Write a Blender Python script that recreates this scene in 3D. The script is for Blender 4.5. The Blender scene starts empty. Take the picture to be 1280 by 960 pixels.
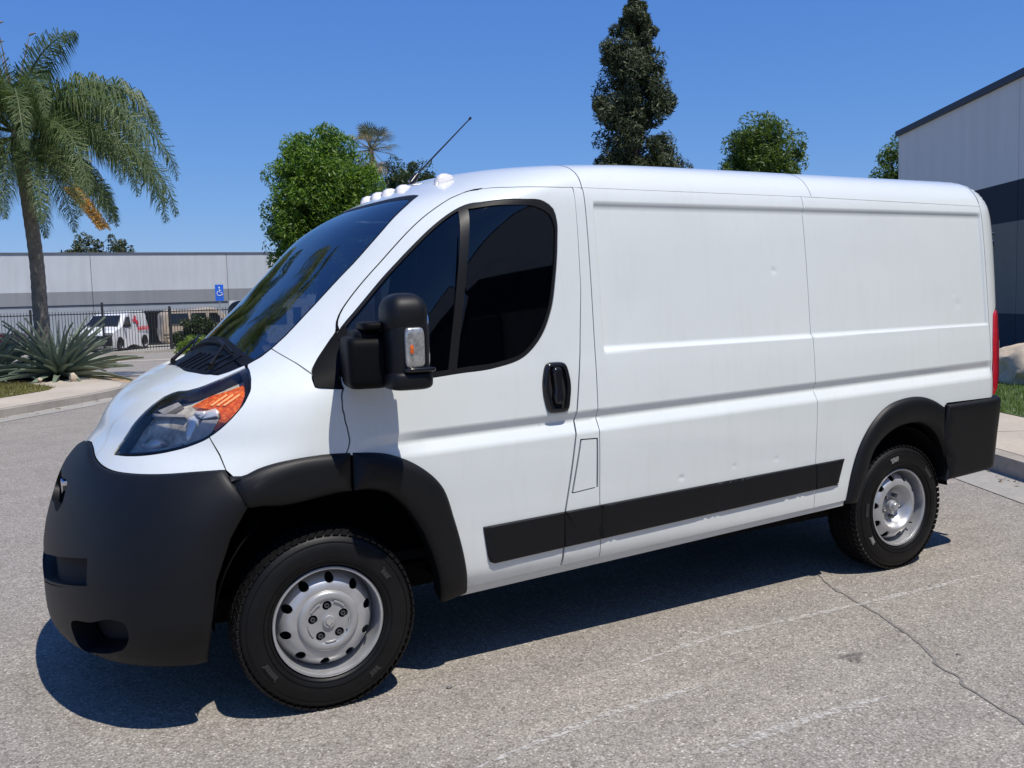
import bpy, bmesh, math, random
import numpy as np
from mathutils import Vector, Matrix, geometry
random.seed(7); RNG = np.random.default_rng(11)
PI = math.pi
scene = bpy.context.scene
COL = scene.collection

# ------------------------------------------------------------------ camera
cd = bpy.data.cameras.new("camera"); cam = bpy.data.objects.new("camera", cd); COL.objects.link(cam)
scene.camera = cam
cd.sensor_width = 36.0; cd.lens = 36.0 * 1174.8 / 1280.0; cd.clip_start = 0.05; cd.clip_end = 3000
YAW, PITCH, ROLL = 0.510, -0.092, -0.029
fw = Vector((math.sin(YAW) * math.cos(PITCH), math.cos(YAW) * math.cos(PITCH), math.sin(PITCH)))
rt = Vector((math.cos(YAW), -math.sin(YAW), 0)); up = rt.cross(fw)
r2 = math.cos(ROLL) * rt + math.sin(ROLL) * up; u2 = -math.sin(ROLL) * rt + math.cos(ROLL) * up
m3 = Matrix((r2, u2, -fw)).transposed()
cam.matrix_world = Matrix.Translation((-1.145, -4.600, 1.653)) @ m3.to_4x4()

# ------------------------------------------------------------------ light
SUN = Vector((0.10, -0.47, 1.0)).normalized()
sl = bpy.data.lights.new("sun", 'SUN'); so = bpy.data.objects.new("sun", sl); COL.objects.link(so)
sl.energy = 4.8; sl.angle = math.radians(0.53); sl.color = (1.0, 0.95, 0.865)
so.rotation_euler = SUN.to_track_quat('Z', 'Y').to_euler(); so.location = SUN * 60
w = bpy.data.worlds.new("World"); scene.world = w; w.use_nodes = True
wn = w.node_tree; bg = wn.nodes['Background']
sky = wn.nodes.new('ShaderNodeTexSky'); sky.sky_type = 'NISHITA'; sky.sun_disc = False
sky.sun_elevation = math.asin(SUN.z); sky.sun_rotation = math.atan2(SUN.x, SUN.y)
sky.altitude = 100; sky.air_density = 1.0; sky.dust_density = 0.1; sky.ozone_density = 4.5
# soften the horizon-to-zenith contrast and deepen the blue, per channel
sepc = wn.nodes.new('ShaderNodeSeparateColor'); cmb = wn.nodes.new('ShaderNodeCombineColor'); wn.links.new(sky.outputs[0], sepc.inputs[0])
for k, (g_, a_) in enumerate(((.92, .448), (.70, .885), (.40, 2.52))):
    pw_ = wn.nodes.new('ShaderNodeMath'); pw_.operation = 'POWER'; pw_.inputs[1].default_value = g_
    ml_ = wn.nodes.new('ShaderNodeMath'); ml_.operation = 'MULTIPLY'; ml_.inputs[1].default_value = a_
    wn.links.new(sepc.outputs[k], pw_.inputs[0]); wn.links.new(pw_.outputs[0], ml_.inputs[0]); wn.links.new(ml_.outputs[0], cmb.inputs[k])
wn.links.new(cmb.outputs[0], bg.inputs[0]); bg.inputs[1].default_value = 0.14
scene.view_settings.view_transform = 'Standard'; scene.view_settings.look = 'None'
scene.view_settings.gamma = 1.0; scene.view_settings.exposure = 0.0
scene.cycles.max_bounces = 8; scene.cycles.transparent_max_bounces = 16

# ------------------------------------------------------------------ materials
class MatB:
    def __init__(s, name):
        s.m = bpy.data.materials.new(name); s.m.use_nodes = True
        s.n = s.m.node_tree.nodes; s.l = s.m.node_tree.links; s.b = s.n['Principled BSDF']
    def node(s, t, **k):
        x = s.n.new(t)
        for a, v in k.items(): setattr(x, a, v)
        return x
    def coords(s, out='Object'):
        return s.node('ShaderNodeTexCoord').outputs[out]
    def noise(s, scale, detail=4, rough=0.55, vec=None, out='Fac'):
        x = s.node('ShaderNodeTexNoise'); x.inputs['Scale'].default_value = scale
        x.inputs['Detail'].default_value = detail; x.inputs['Roughness'].default_value = rough
        if vec is not None: s.l.new(vec, x.inputs['Vector'])
        return x.outputs[out]
    def ramp(s, fac, stops):
        x = s.node('ShaderNodeValToRGB'); e = x.color_ramp.elements
        while len(e) < len(stops): e.new(0.5)
        for i, (p, c) in enumerate(stops):
            e[i].position = p; e[i].color = (*c, 1) if len(c) == 3 else c
        s.l.new(fac, x.inputs[0]); return x.outputs[0]
    def mix(s, a, b, f, mode='MIX'):
        x = s.node('ShaderNodeMix', data_type='RGBA', blend_type=mode)
        for v, i in ((f, 0), (a, 6), (b, 7)):
            if hasattr(v, 'is_linked') or hasattr(v, 'links'): s.l.new(v, x.inputs[i])
            else: x.inputs[i].default_value = v if i == 0 else (*v, 1)
        return x.outputs[2]
    def bump(s, h, strength, dist):
        x = s.node('ShaderNodeBump'); x.inputs['Strength'].default_value = strength; x.inputs['Distance'].default_value = dist
        s.l.new(h, x.inputs['Height']); s.l.new(x.outputs[0], s.b.inputs['Normal'])
    def col(s, c):
        if isinstance(c, tuple): s.b.inputs['Base Color'].default_value = (*c, 1)
        else: s.l.new(c, s.b.inputs['Base Color'])
    def set(s, **k):
        for a, v in k.items(): s.b.inputs[a.replace('_', ' ')].default_value = v
        return s

def simple(name, c, rough=0.5, metal=0.0, var=0.12, vs=3.0, bump=0.0, bs=60.0, bd=0.002, coat=0.0, spec=0.5):
    M = MatB(name); co = M.coords()
    n = M.noise(vs, 5, 0.6, co)
    a = tuple(x * (1 - var) for x in c); b = tuple(min(1, x * (1 + var)) for x in c)
    M.col(M.ramp(n, [(0.3, a), (0.7, b)]))
    M.set(Roughness=rough, Metallic=metal)
    M.b.inputs['Specular IOR Level'].default_value = spec
    if coat: M.b.inputs['Coat Weight'].default_value = coat; M.b.inputs['Coat Roughness'].default_value = 0.04
    if bump: M.bump(M.noise(bs, 3, 0.6, co), bump, bd)
    return M.m

MT = {}
def mk_paint(name, c):
    M = MatB(name); co = M.coords()
    n = M.noise(1.3, 6, 0.6, co)
    st = M.node('ShaderNodeMapping'); st.inputs['Scale'].default_value = (9, 9, 0.8); M.l.new(co, st.inputs[0])
    n2 = M.noise(2.0, 5, 0.7, st.outputs[0])
    base = M.ramp(n, [(0.3, tuple(x * 0.955 for x in c)), (0.75, c)])
    base = M.mix(base, (c[0] * .86, c[1] * .855, c[2] * .83), M.ramp(n2, [(0.52, (0, 0, 0)), (0.85, (0.55,) * 3)]))
    # road film low on the body
    sep = M.node('ShaderNodeSeparateXYZ'); M.l.new(co, sep.inputs[0])
    mr = M.node('ShaderNodeMapRange'); mr.inputs[1].default_value = 0.75; mr.inputs[2].default_value = 0.33
    mr.inputs[3].default_value = 0; mr.inputs[4].default_value = 0.5; M.l.new(sep.outputs[2], mr.inputs[0])
    mul = M.node('ShaderNodeMath', operation='MULTIPLY'); M.l.new(mr.outputs[0], mul.inputs[0]); M.l.new(M.noise(6, 5, .7, co), mul.inputs[1])
    base = M.mix(base, (0.42, 0.39, 0.34), mul.outputs[0])
    M.col(base); M.set(Roughness=0.32)
    M.b.inputs['Coat Weight'].default_value = 0.75; M.b.inputs['Coat Roughness'].default_value = 0.05
    M.bump(M.noise(2.2, 2, .5, co), 0.32, 0.012)
    return M.m
MT['paint'] = mk_paint('white_van_paint', (0.690, 0.722, 0.700))
MT['black'] = simple('black_textured_plastic', (0.0040, 0.0045, 0.0055), 0.50, var=0.2, vs=5, bump=0.2, bs=900, bd=0.0005, spec=.30)
MT['dull_black'] = simple('dull_black_plastic', (0.0028, 0.0030, 0.0036), 0.6, var=0.2, vs=5, spec=.12)
MT['gloss_black'] = simple('gloss_black_plastic', (0.010, 0.010, 0.012), 0.16, var=0.1)
MT['dark'] = simple('dark_cavity', (0.008, 0.008, 0.009), 0.85, var=0.2)
MT['seal'] = simple('rubber_seal', (0.006, 0.006, 0.007), 0.55, spec=.25)
MT['bar'] = simple('window_bar_trim', (0.010, 0.0095, 0.010), 0.4, spec=.28)
MT['tyre'] = simple('tyre_rubber', (0.0050, 0.0050, 0.0052), 0.5, var=0.4, vs=9, bump=0.4, bs=120, bd=0.001, spec=.25)
MT['tyre_mark'] = simple('tyre_raised_mark', (0.03, 0.03, 0.03), 0.6)
MT['tyre_white'] = simple('tyre_scuffed_lettering', (0.22, 0.22, 0.21), 0.7, var=.5, vs=60)
MT['steel'] = simple('silver_painted_steel', (0.46, 0.46, 0.46), 0.36, metal=0.55, var=0.12, vs=14)
MT['cap'] = simple('silver_hub_cap_plastic', (0.36, 0.36, 0.355), 0.36, metal=0.35, var=0.1, vs=18, bump=.1, bs=40)
MT['nut'] = simple('dull_steel_nut', (0.16, 0.16, 0.165), 0.4, metal=0.8)
MT['chrome'] = simple('bright_chrome', (0.75, 0.76, 0.78), 0.12, metal=1.0, var=0.03)
MT['lamp_grey'] = simple('headlamp_reflector_grey', (0.42, 0.40, 0.37), 0.35, metal=.2, var=0.2, vs=25)
MT['lamp_dark'] = simple('headlamp_inner_grey', (0.42, 0.39, 0.34), 0.35, var=.7, vs=16)
MT['lamp_silver'] = simple('headlamp_silver', (0.72, 0.74, 0.76), 0.28, metal=.35, var=.08, vs=30)
MT['fabric'] = simple('dark_seat_cloth', (0.03, 0.03, 0.033), 0.9, var=.2, vs=30)
MT['dash'] = simple('grey_dashboard_plastic', (0.26, 0.25, 0.22), 0.7)
MT['body_dark'] = simple('underbody_black', (0.006, 0.006, 0.006), 0.9, spec=.1)

def mk_glass(name, tint, keep):
    M = MatB(name); M.n.remove(M.b)
    out = M.n['Material Output']
    tr = M.node('ShaderNodeBsdfTransparent'); tr.inputs[0].default_value = (*tint, 1)
    gl = M.node('ShaderNodeBsdfGlossy'); gl.inputs['Roughness'].default_value = 0.015; gl.inputs[0].default_value = (1, 1, 1, 1)
    fr = M.node('ShaderNodeFresnel'); fr.inputs[0].default_value = keep
    mx = M.node('ShaderNodeMixShader')
    M.l.new(fr.outputs[0], mx.inputs[0]); M.l.new(tr.outputs[0], mx.inputs[1]); M.l.new(gl.outputs[0], mx.inputs[2])
    M.l.new(mx.outputs[0], out.inputs[0]); return M.m
MT['glass'] = mk_glass('tinted_side_glass', (0.16, 0.18, 0.20), 1.62)
MT['ws'] = mk_glass('windshield_glass', (0.74, 0.75, 0.68), 2.75)
MT['lens'] = mk_glass('clear_lamp_lens', (0.97, 0.97, 0.96), 1.33)
def mk_orange():
    M = MatB('amber_reflector'); co = M.coords()
    v = M.node('ShaderNodeTexVoronoi'); v.inputs['Scale'].default_value = 70; M.l.new(co, v.inputs['Vector'])
    M.col(M.ramp(v.outputs[0], [(0.0, (0.95, 0.25, 0.03)), (0.5, (0.62, 0.10, 0.008)), (1.0, (0.5, 0.07, .005))]))
    M.set(Roughness=0.22); M.b.inputs['Coat Weight'].default_value = 1.0
    M.bump(v.outputs[0], 0.6, 0.004); return M.m
MT['orange'] = mk_orange()
MT['pale_orange'] = simple('pale_amber_reflector', (0.85, 0.42, 0.17), 0.2, coat=1)
MT['red'] = simple('red_tail_lens', (0.42, 0.012, 0.02), 0.12, var=.25, vs=20, coat=1)
MT['signal'] = simple('clear_ribbed_signal_lens', (0.42, 0.42, 0.40), 0.2, metal=.5, var=0.4, vs=55, coat=1)
MT['marker'] = simple('clear_marker_lens', (0.72, 0.68, 0.66), 0.15, var=.06, vs=40, coat=1)

# ------------------------------------------------------------------ object helpers
def tag(o, label=None, cat=None, group=None, kind=None):
    if label: o['label'] = label
    if cat: o['category'] = cat
    if group: o['group'] = group
    if kind: o['kind'] = kind
    return o
def link(name, me, mat=None, parent=None):
    o = bpy.data.objects.new(name, me); COL.objects.link(o)
    if mat is not None and me is not None and not me.materials:
        for m in (mat if isinstance(mat, (list, tuple)) else [mat]): me.materials.append(m)
    if parent is not None: o.parent = parent
    return o
def empty(name, loc=(0, 0, 0), rz=0.0):
    o = bpy.data.objects.new(name, None); COL.objects.link(o); o.location = loc; o.rotation_euler = (0, 0, rz)
    o.empty_display_size = 0.2; return o
def mesh(name, V, F, smooth=False):
    me = bpy.data.meshes.new(name); me.from_pydata([tuple(map(float, v)) for v in V], [], [tuple(map(int, f)) for f in F]); me.update()
    if smooth: me.shade_smooth()
    return me
def np_mesh(name, V, k):
    """V: (n*k,3) verts, faces of k consecutive verts."""
    n = len(V) // k; me = bpy.data.meshes.new(name)
    me.vertices.add(n * k); me.vertices.foreach_set('co', np.ascontiguousarray(V, dtype=np.float32).ravel())
    me.loops.add(n * k); me.loops.foreach_set('vertex_index', np.arange(n * k, dtype=np.int32))
    me.polygons.add(n); me.polygons.foreach_set('loop_start', np.arange(0, n * k, k, dtype=np.int32))
    me.update(calc_edges=True); me.validate(); return me
def bm_obj(name, bm, mat, parent=None, smooth=False, bevel=0.0, seg=2):
    if bevel: bmesh.ops.bevel(bm, geom=[e for e in bm.edges if len(e.link_faces) == 2 and e.calc_face_angle(0) > 0.5], offset=bevel, segments=seg, affect='EDGES', profile=0.6)
    me = bpy.data.meshes.new(name); bm.to_mesh(me); bm.free()
    if smooth:
        me.shade_smooth()
        try: me.set_sharp_from_angle(angle=math.radians(38))
        except Exception: pass
    return link(name, me, mat, parent)
def bbox(bm, x0, x1, y0, y1, z0, z1):
    r = bmesh.ops.create_cube(bm, size=1.0, matrix=Matrix.Translation(((x0 + x1) / 2, (y0 + y1) / 2, (z0 + z1) / 2)) @ Matrix.Diagonal((x1 - x0, y1 - y0, z1 - z0, 1)))
    return r['verts']
def lathe(prof, n=64, axis='y', a0=0.0, a1=2 * PI, closed=True):
    """prof: list (r, o); axis of revolution y; o is offset along -y (outward)."""
    V = []; F = []; m = len(prof); cnt = n if closed else n + 1
    for i in range(cnt):
        a = a0 + (a1 - a0) * i / n
        for (r, o) in prof: V.append((r * math.cos(a), -o, r * math.sin(a)))
    for i in range(n):
        j = (i + 1) % cnt
        for k in range(m - 1):
            F.append((i * m + k, j * m + k, j * m + k + 1, i * m + k + 1))
    return V, F
def tube(P, R, n=8, cap=True):
    P = [Vector(p) for p in P]; V = []; F = []
    if not isinstance(R, (list, tuple)): R = [R] * len(P)
    for i, p in enumerate(P):
        t = (P[min(i + 1, len(P) - 1)] - P[max(i - 1, 0)]).normalized()
        a = t.orthogonal().normalized() if i == 0 else (a - t * a.dot(t)).normalized()
        b = t.cross(a)
        for k in range(n):
            th = 2 * PI * k / n; V.append(p + R[i] * (math.cos(th) * a + math.sin(th) * b))
    for i in range(len(P) - 1):
        for k in range(n):
            F.append((i * n + k, i * n + (k + 1) % n, (i + 1) * n + (k + 1) % n, (i + 1) * n + k))
    if cap: F.append(tuple(range(n))[::-1]); F.append(tuple((len(P) - 1) * n + k for k in range(n)))
    return V, F
class Acc:
    def __init__(s): s.V = []; s.F = []
    def add(s, VF):
        V, F = VF; o = len(s.V); s.V += list(V); s.F += [tuple(i + o for i in f) for f in F]; return s
    def obj(s, name, mat, parent=None, smooth=True):
        me = mesh(name, s.V, s.F, smooth)
        if smooth:
            try: me.set_sharp_from_angle(angle=math.radians(40))
            except Exception: pass
        return link(name, me, mat, parent)
def catmull(P, step=0.025, closed=False):
    P = np.array(P, float); n = len(P); out = []
    rng = range(n) if closed else range(n - 1)
    for i in rng:
        p1 = P[i]; p2 = P[(i + 1) % n]
        p0 = P[i - 1] if (closed or i > 0) else 2 * p1 - p2
        p3 = P[(i + 2) % n] if (closed or i + 2 < n) else 2 * p2 - p1
        k = max(1, int(np.linalg.norm(p2 - p1) / step))
        # centripetal-ish damping of tangents
        l0 = max(np.linalg.norm(p1 - p0), 1e-6); l1 = max(np.linalg.norm(p2 - p1), 1e-6); l2 = max(np.linalg.norm(p3 - p2), 1e-6)
        m1 = ((p1 - p0) / l0 * l1 + (p2 - p1) / l1 * l0) / (l0 + l1) * l1
        m2 = ((p2 - p1) / l1 * l2 + (p3 - p2) / l2 * l1) / (l1 + l2) * l1
        for j in range(k):
            t = j / k
            out.append((2 * t**3 - 3 * t**2 + 1) * p1 + (t**3 - 2 * t**2 + t) * m1 + (-2 * t**3 + 3 * t**2) * p2 + (t**3 - t**2) * m2)
    if not closed: out.append(P[-1])
    return [tuple(x) for x in out]
def lin(P, step=0.025):
    P = np.array(P, float); out = []
    for a, b in zip(P[:-1], P[1:]):
        k = max(1, int(np.linalg.norm(b - a) / step))
        for j in range(k): out.append(tuple(a + (b - a) * j / k))
    out.append(tuple(P[-1])); return out

# ------------------------------------------------------------------ van body surface
def pch(x, y):
    x = np.array(x, float); y = np.array(y, float); h = np.diff(x); d = np.diff(y) / h; m = np.zeros(len(x))
    for i in range(1, len(x) - 1):
        if d[i - 1] * d[i] > 0:
            w1 = 2 * h[i] + h[i - 1]; w2 = h[i] + 2 * h[i - 1]; m[i] = (w1 + w2) / (w1 / d[i - 1] + w2 / d[i])
    m[0] = d[0]; m[-1] = d[-1]
    def f(t):
        t = np.clip(np.asarray(t, float), x[0], x[-1]); i = np.clip(np.searchsorted(x, t) - 1, 0, len(x) - 2); s = (t - x[i]) / h[i]
        return y[i] * (1 + 2 * s) * (1 - s)**2 + m[i] * h[i] * s * (1 - s)**2 + y[i + 1] * s * s * (3 - 2 * s) + m[i + 1] * h[i] * s * s * (s - 1)
    return f
WS = pch([.22, .30, .40, .47, .60, .75, .95, 1.05, 1.16, 1.3, 1.4, 1.7, 2.0, 2.10, 2.17, 2.22, 2.26, 2.295, 2.31],
         [.90, .93, .985, 1.008, 1.016, 1.02, 1.025, 1.024, 1.019, 1.010, 1.0, .975, .945, .930, .905, .87, .82, .72, .60])
LF = pch([.3, .8, 1.1, 1.4, 1.8, 2.1, 2.25, 2.31], [.50, .55, .72, .75, .65, .60, .7, .8])
NF = pch([.3, .8, 1.1, 1.4, 1.8, 2.1, 2.31], [2.2, 2.2, 2.2, 2.5, 2.6, 2.5, 2.3])
XF = pch([.22, .35, .50, .65, .80, .92, 1.02, 1.10, 1.18, 1.26, 1.34, 1.42, 1.6, 1.8, 2.0, 2.10, 2.17, 2.23, 2.27, 2.295, 2.31],
         [-.935, -.965, -.968, -.950, -.908, -.862, -.785, -.720, -.675, -.600, -.470, -.290, -.070, .137, .337, .494, .649, .788, .903, 1.101, 1.374])
EZ = pch([.3, .5, .9, 1.4, 2.0, 2.12, 2.2, 2.26, 2.31], [4.30, 4.32, 4.40, 4.455, 4.475, 4.465, 4.44, 4.40, 4.33])
HP = PI / 2
X0R = 4.20
def zc(x): return 1.086 + (x - 0.2) * 0.0190          # belt crease height
def X1(z): return np.maximum(1.30, XF(z) + LF(z) + 0.1)
def sstep(a, b, t):
    t = np.clip((t - a) / (b - a), 0, 1); return t * t * (3 - 2 * t)
def ramp01(a, b, t): return np.clip((t - a) / (b - a), 0, 1)
DENTS = ((2.482, 1.752, .020, .0026), (1.798, .745, .016, .0034), (3.967, 1.535, .030, .0018), (3.93, 1.60, .022, .0010), (2.14, .765, .014, .0018), (2.43, .770, .018, .0020), (1.55, 1.62, .10, .002), (2.3, .93, .14, .0025), (3.2, 1.8, .16, .002))
def detail(x, z):
    """inward depth of pressed detail on the body sides."""
    # upper pressed panel
    d = 0.014 * ramp01(1.362, 1.374, x) * ramp01(4.228, 4.212, x) * ramp01(2.084, 2.060, z) * ramp01(1.385 + (x - 1.3) * .005, 1.403 + (x - 1.3) * .005, z)
    c = zc(x); g = sstep(0.12, 0.50, x)
    e = z - c
    dd = 0.022 * ramp01(0.020, -0.023, e)             # face turned down
    dd = dd - 0.030 * ramp01(-0.023, -0.080, e)       # face turned up
    dd = dd + 0.008 * ramp01(-0.09, -0.45, e)
    d = d + g * dd * ramp01(4.26, 4.20, x)
    for dx, dz_, r_, a_ in DENTS: d = d + a_ * np.exp(-(((x - dx) / r_)**2 + ((z - dz_) / (r_ * .8))**2))
    return d
def P(u, z):
    u = np.asarray(u, float); z = np.asarray(z, float); s = np.sign(u); a = np.abs(u)
    xf = XF(z); L = LF(z); n = NF(z); W = WS(z); x1 = X1(z); E = EZ(z)
    ph = np.minimum(a, HP)
    xa = xf + L * (1 - np.maximum(np.cos(ph), 1e-9)**(2 / n)); ya = W * np.sin(ph)**(2 / n)
    t = a - HP
    xb = np.where(t < 1, xf + L + t * (x1 - xf - L), x1 + (t - 1))
    th = np.clip((xb - X0R) / 0.26, 0, 1) * HP
    xr = X0R + (E - X0R) * np.sin(th)
    x = np.where(a <= HP, xa, np.where(xb > X0R, xr, xb))
    y = np.where(a <= HP, ya, W - np.where(xb > X0R, 0.17 * (1 - np.cos(th)), 0))
    y = y - detail(x, z) * (y > 0.6 * W)
    return np.stack([x, -s * y, z], -1)
def PN(u, z):
    h = 0.0012
    du = P(u + h, z) - P(u - h, z); dz = P(u, z + h) - P(u, z - h)
    n = np.cross(du, dz); n /= (np.linalg.norm(n, axis=-1, keepdims=True) + 1e-12)
    return n      # sign fixed by caller test (outwards)
_t = PN(np.array([2.0]), np.array([1.0]))[0]
NS = 1.0 if _t[1] < 0 else -1.0
def U(x, z):
    """inverse: (x,z) on the near side -> u"""
    xf = float(XF(z)); L = float(LF(z)); n = float(NF(z)); x1 = float(X1(z)); E = float(EZ(z))
    if x > X0R: x = X0R + 0.26 * math.asin(min(1, (x - X0R) / (E - X0R))) / HP
    t = (x - xf) / L
    if t <= 0: return 0.0
    if t < 1: return math.acos((1 - t)**(n / 2))
    if x < x1: return HP + (x - xf - L) / (x1 - xf - L)
    return HP + 1 + x - x1
def uz(pts): return [(U(x, z), z) for x, z in pts]
def Uy(y, z):
    """u from lateral position on the front (y>=0 as distance from centre)"""
    return math.asin(min(1, abs(y) / float(WS(z)))**(float(NF(z)) / 2))

_cr = [1.086 + k for k in (0.027, .020, .010, -.001, -.012, -.023, -.034, -.05, -.066, -.080, -.092)]
_zr = sorted([float(v) for v in np.arange(0.22, 2.311, 0.024) if all(abs(v - q) > .009 for q in _cr)] + _cr + [1.3855, 1.393, 1.4015, 2.060, 2.072, 2.084, 2.295])
_ur = sorted(set([round(v, 4) for v in np.arange(-5.96, 5.96, 0.028)]))
_xe = [1.361, 1.368, 1.375, 4.211, 4.22, 4.229]
_ur = sorted(set(_ur + [HP + 1 + x - 1.30 for x in _xe]))
_UU, _ZZ = np.meshgrid(np.array(_ur), np.array(_zr))
_UU = _UU.ravel(); _ZZ = _ZZ.ravel()
_xx = P(_UU, _ZZ)[:, 0]
_w = sstep(0.95, 1.0, _ZZ) * sstep(1.30, 1.22, _ZZ)
_ZZ = _ZZ + _w * (zc(_xx) - 1.086)
_dg = [(HP + 1 + dx + a - 1.30, dz_ + b) for dx, dz_, r_, a_ in DENTS[:6] for a in np.arange(-.042, .043, .006) for b in np.arange(-.042, .043, .006)]
_dk = np.ones(len(_UU), bool)
for dx, dz_, r_, a_ in DENTS[:6]: _dk &= ~((np.abs(_UU - (HP + 1 + dx - 1.30)) < .046) & (np.abs(_ZZ - dz_) < .046))
GRID = np.concatenate([np.stack([_UU[_dk], _ZZ[_dk]], 1), np.array(_dg)])
def inside(poly, pts):
    x, y = pts[:, 0], pts[:, 1]; c = np.zeros(len(pts), bool); q = np.array(poly)
    x1_, y1_ = q[:, 0], q[:, 1]; x2_, y2_ = np.roll(x1_, -1), np.roll(y1_, -1)
    for a, b, cc, d in zip(x1_, y1_, x2_, y2_):
        if b == d: continue
        m = ((b > y) != (d > y)) & (x < (cc - a) * (y - b) / (d - b) + a); c ^= m
    return c
def segdist(poly, pts, closed=True):
    q = np.array(poly); r = np.roll(q, -1, 0) if closed else None
    best = np.full(len(pts), 1e9)
    for a, b in zip(q, r):
        ab = b - a; L2 = ab @ ab + 1e-12
        t = np.clip(((pts - a) @ ab) / L2, 0, 1); d = pts - (a + t[:, None] * ab)
        best = np.minimum(best, np.einsum('ij,ij->i', d, d))
    return np.sqrt(best)
def inset(poly, g):
    q = np.array(poly, float); n = len(q)
    area = 0.5 * np.sum(q[:, 0] * np.roll(q[:, 1], -1) - np.roll(q[:, 0], -1) * q[:, 1])
    if area < 0: q = q[::-1]
    pr = np.roll(q, 1, 0); nx = np.roll(q, -1, 0)
    t = (q - pr); t /= (np.linalg.norm(t, axis=1, keepdims=True) + 1e-9)
    t2 = (nx - q); t2 /= (np.linalg.norm(t2, axis=1, keepdims=True) + 1e-9)
    n1 = np.stack([-t[:, 1], t[:, 0]], 1); n2 = np.stack([-t2[:, 1], t2[:, 0]], 1)
    m = n1 + n2; m /= (np.linalg.norm(m, axis=1, keepdims=True) + 1e-9)
    k = g / np.clip(np.einsum('ij,ij->i', m, n1), 0.4, 1)
    return [tuple(v) for v in q + m * k[:, None]]
def dedupe(poly, eps=0.002):
    out = []
    for p_ in poly:
        if not out or math.hypot(p_[0] - out[-1][0], p_[1] - out[-1][1]) > eps: out.append(p_)
    if math.hypot(out[0][0] - out[-1][0], out[0][1] - out[-1][1]) <= eps: out.pop()
    return out
def mirror_pts(pts): return [(-a, b) for a, b in pts][::-1]

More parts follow.
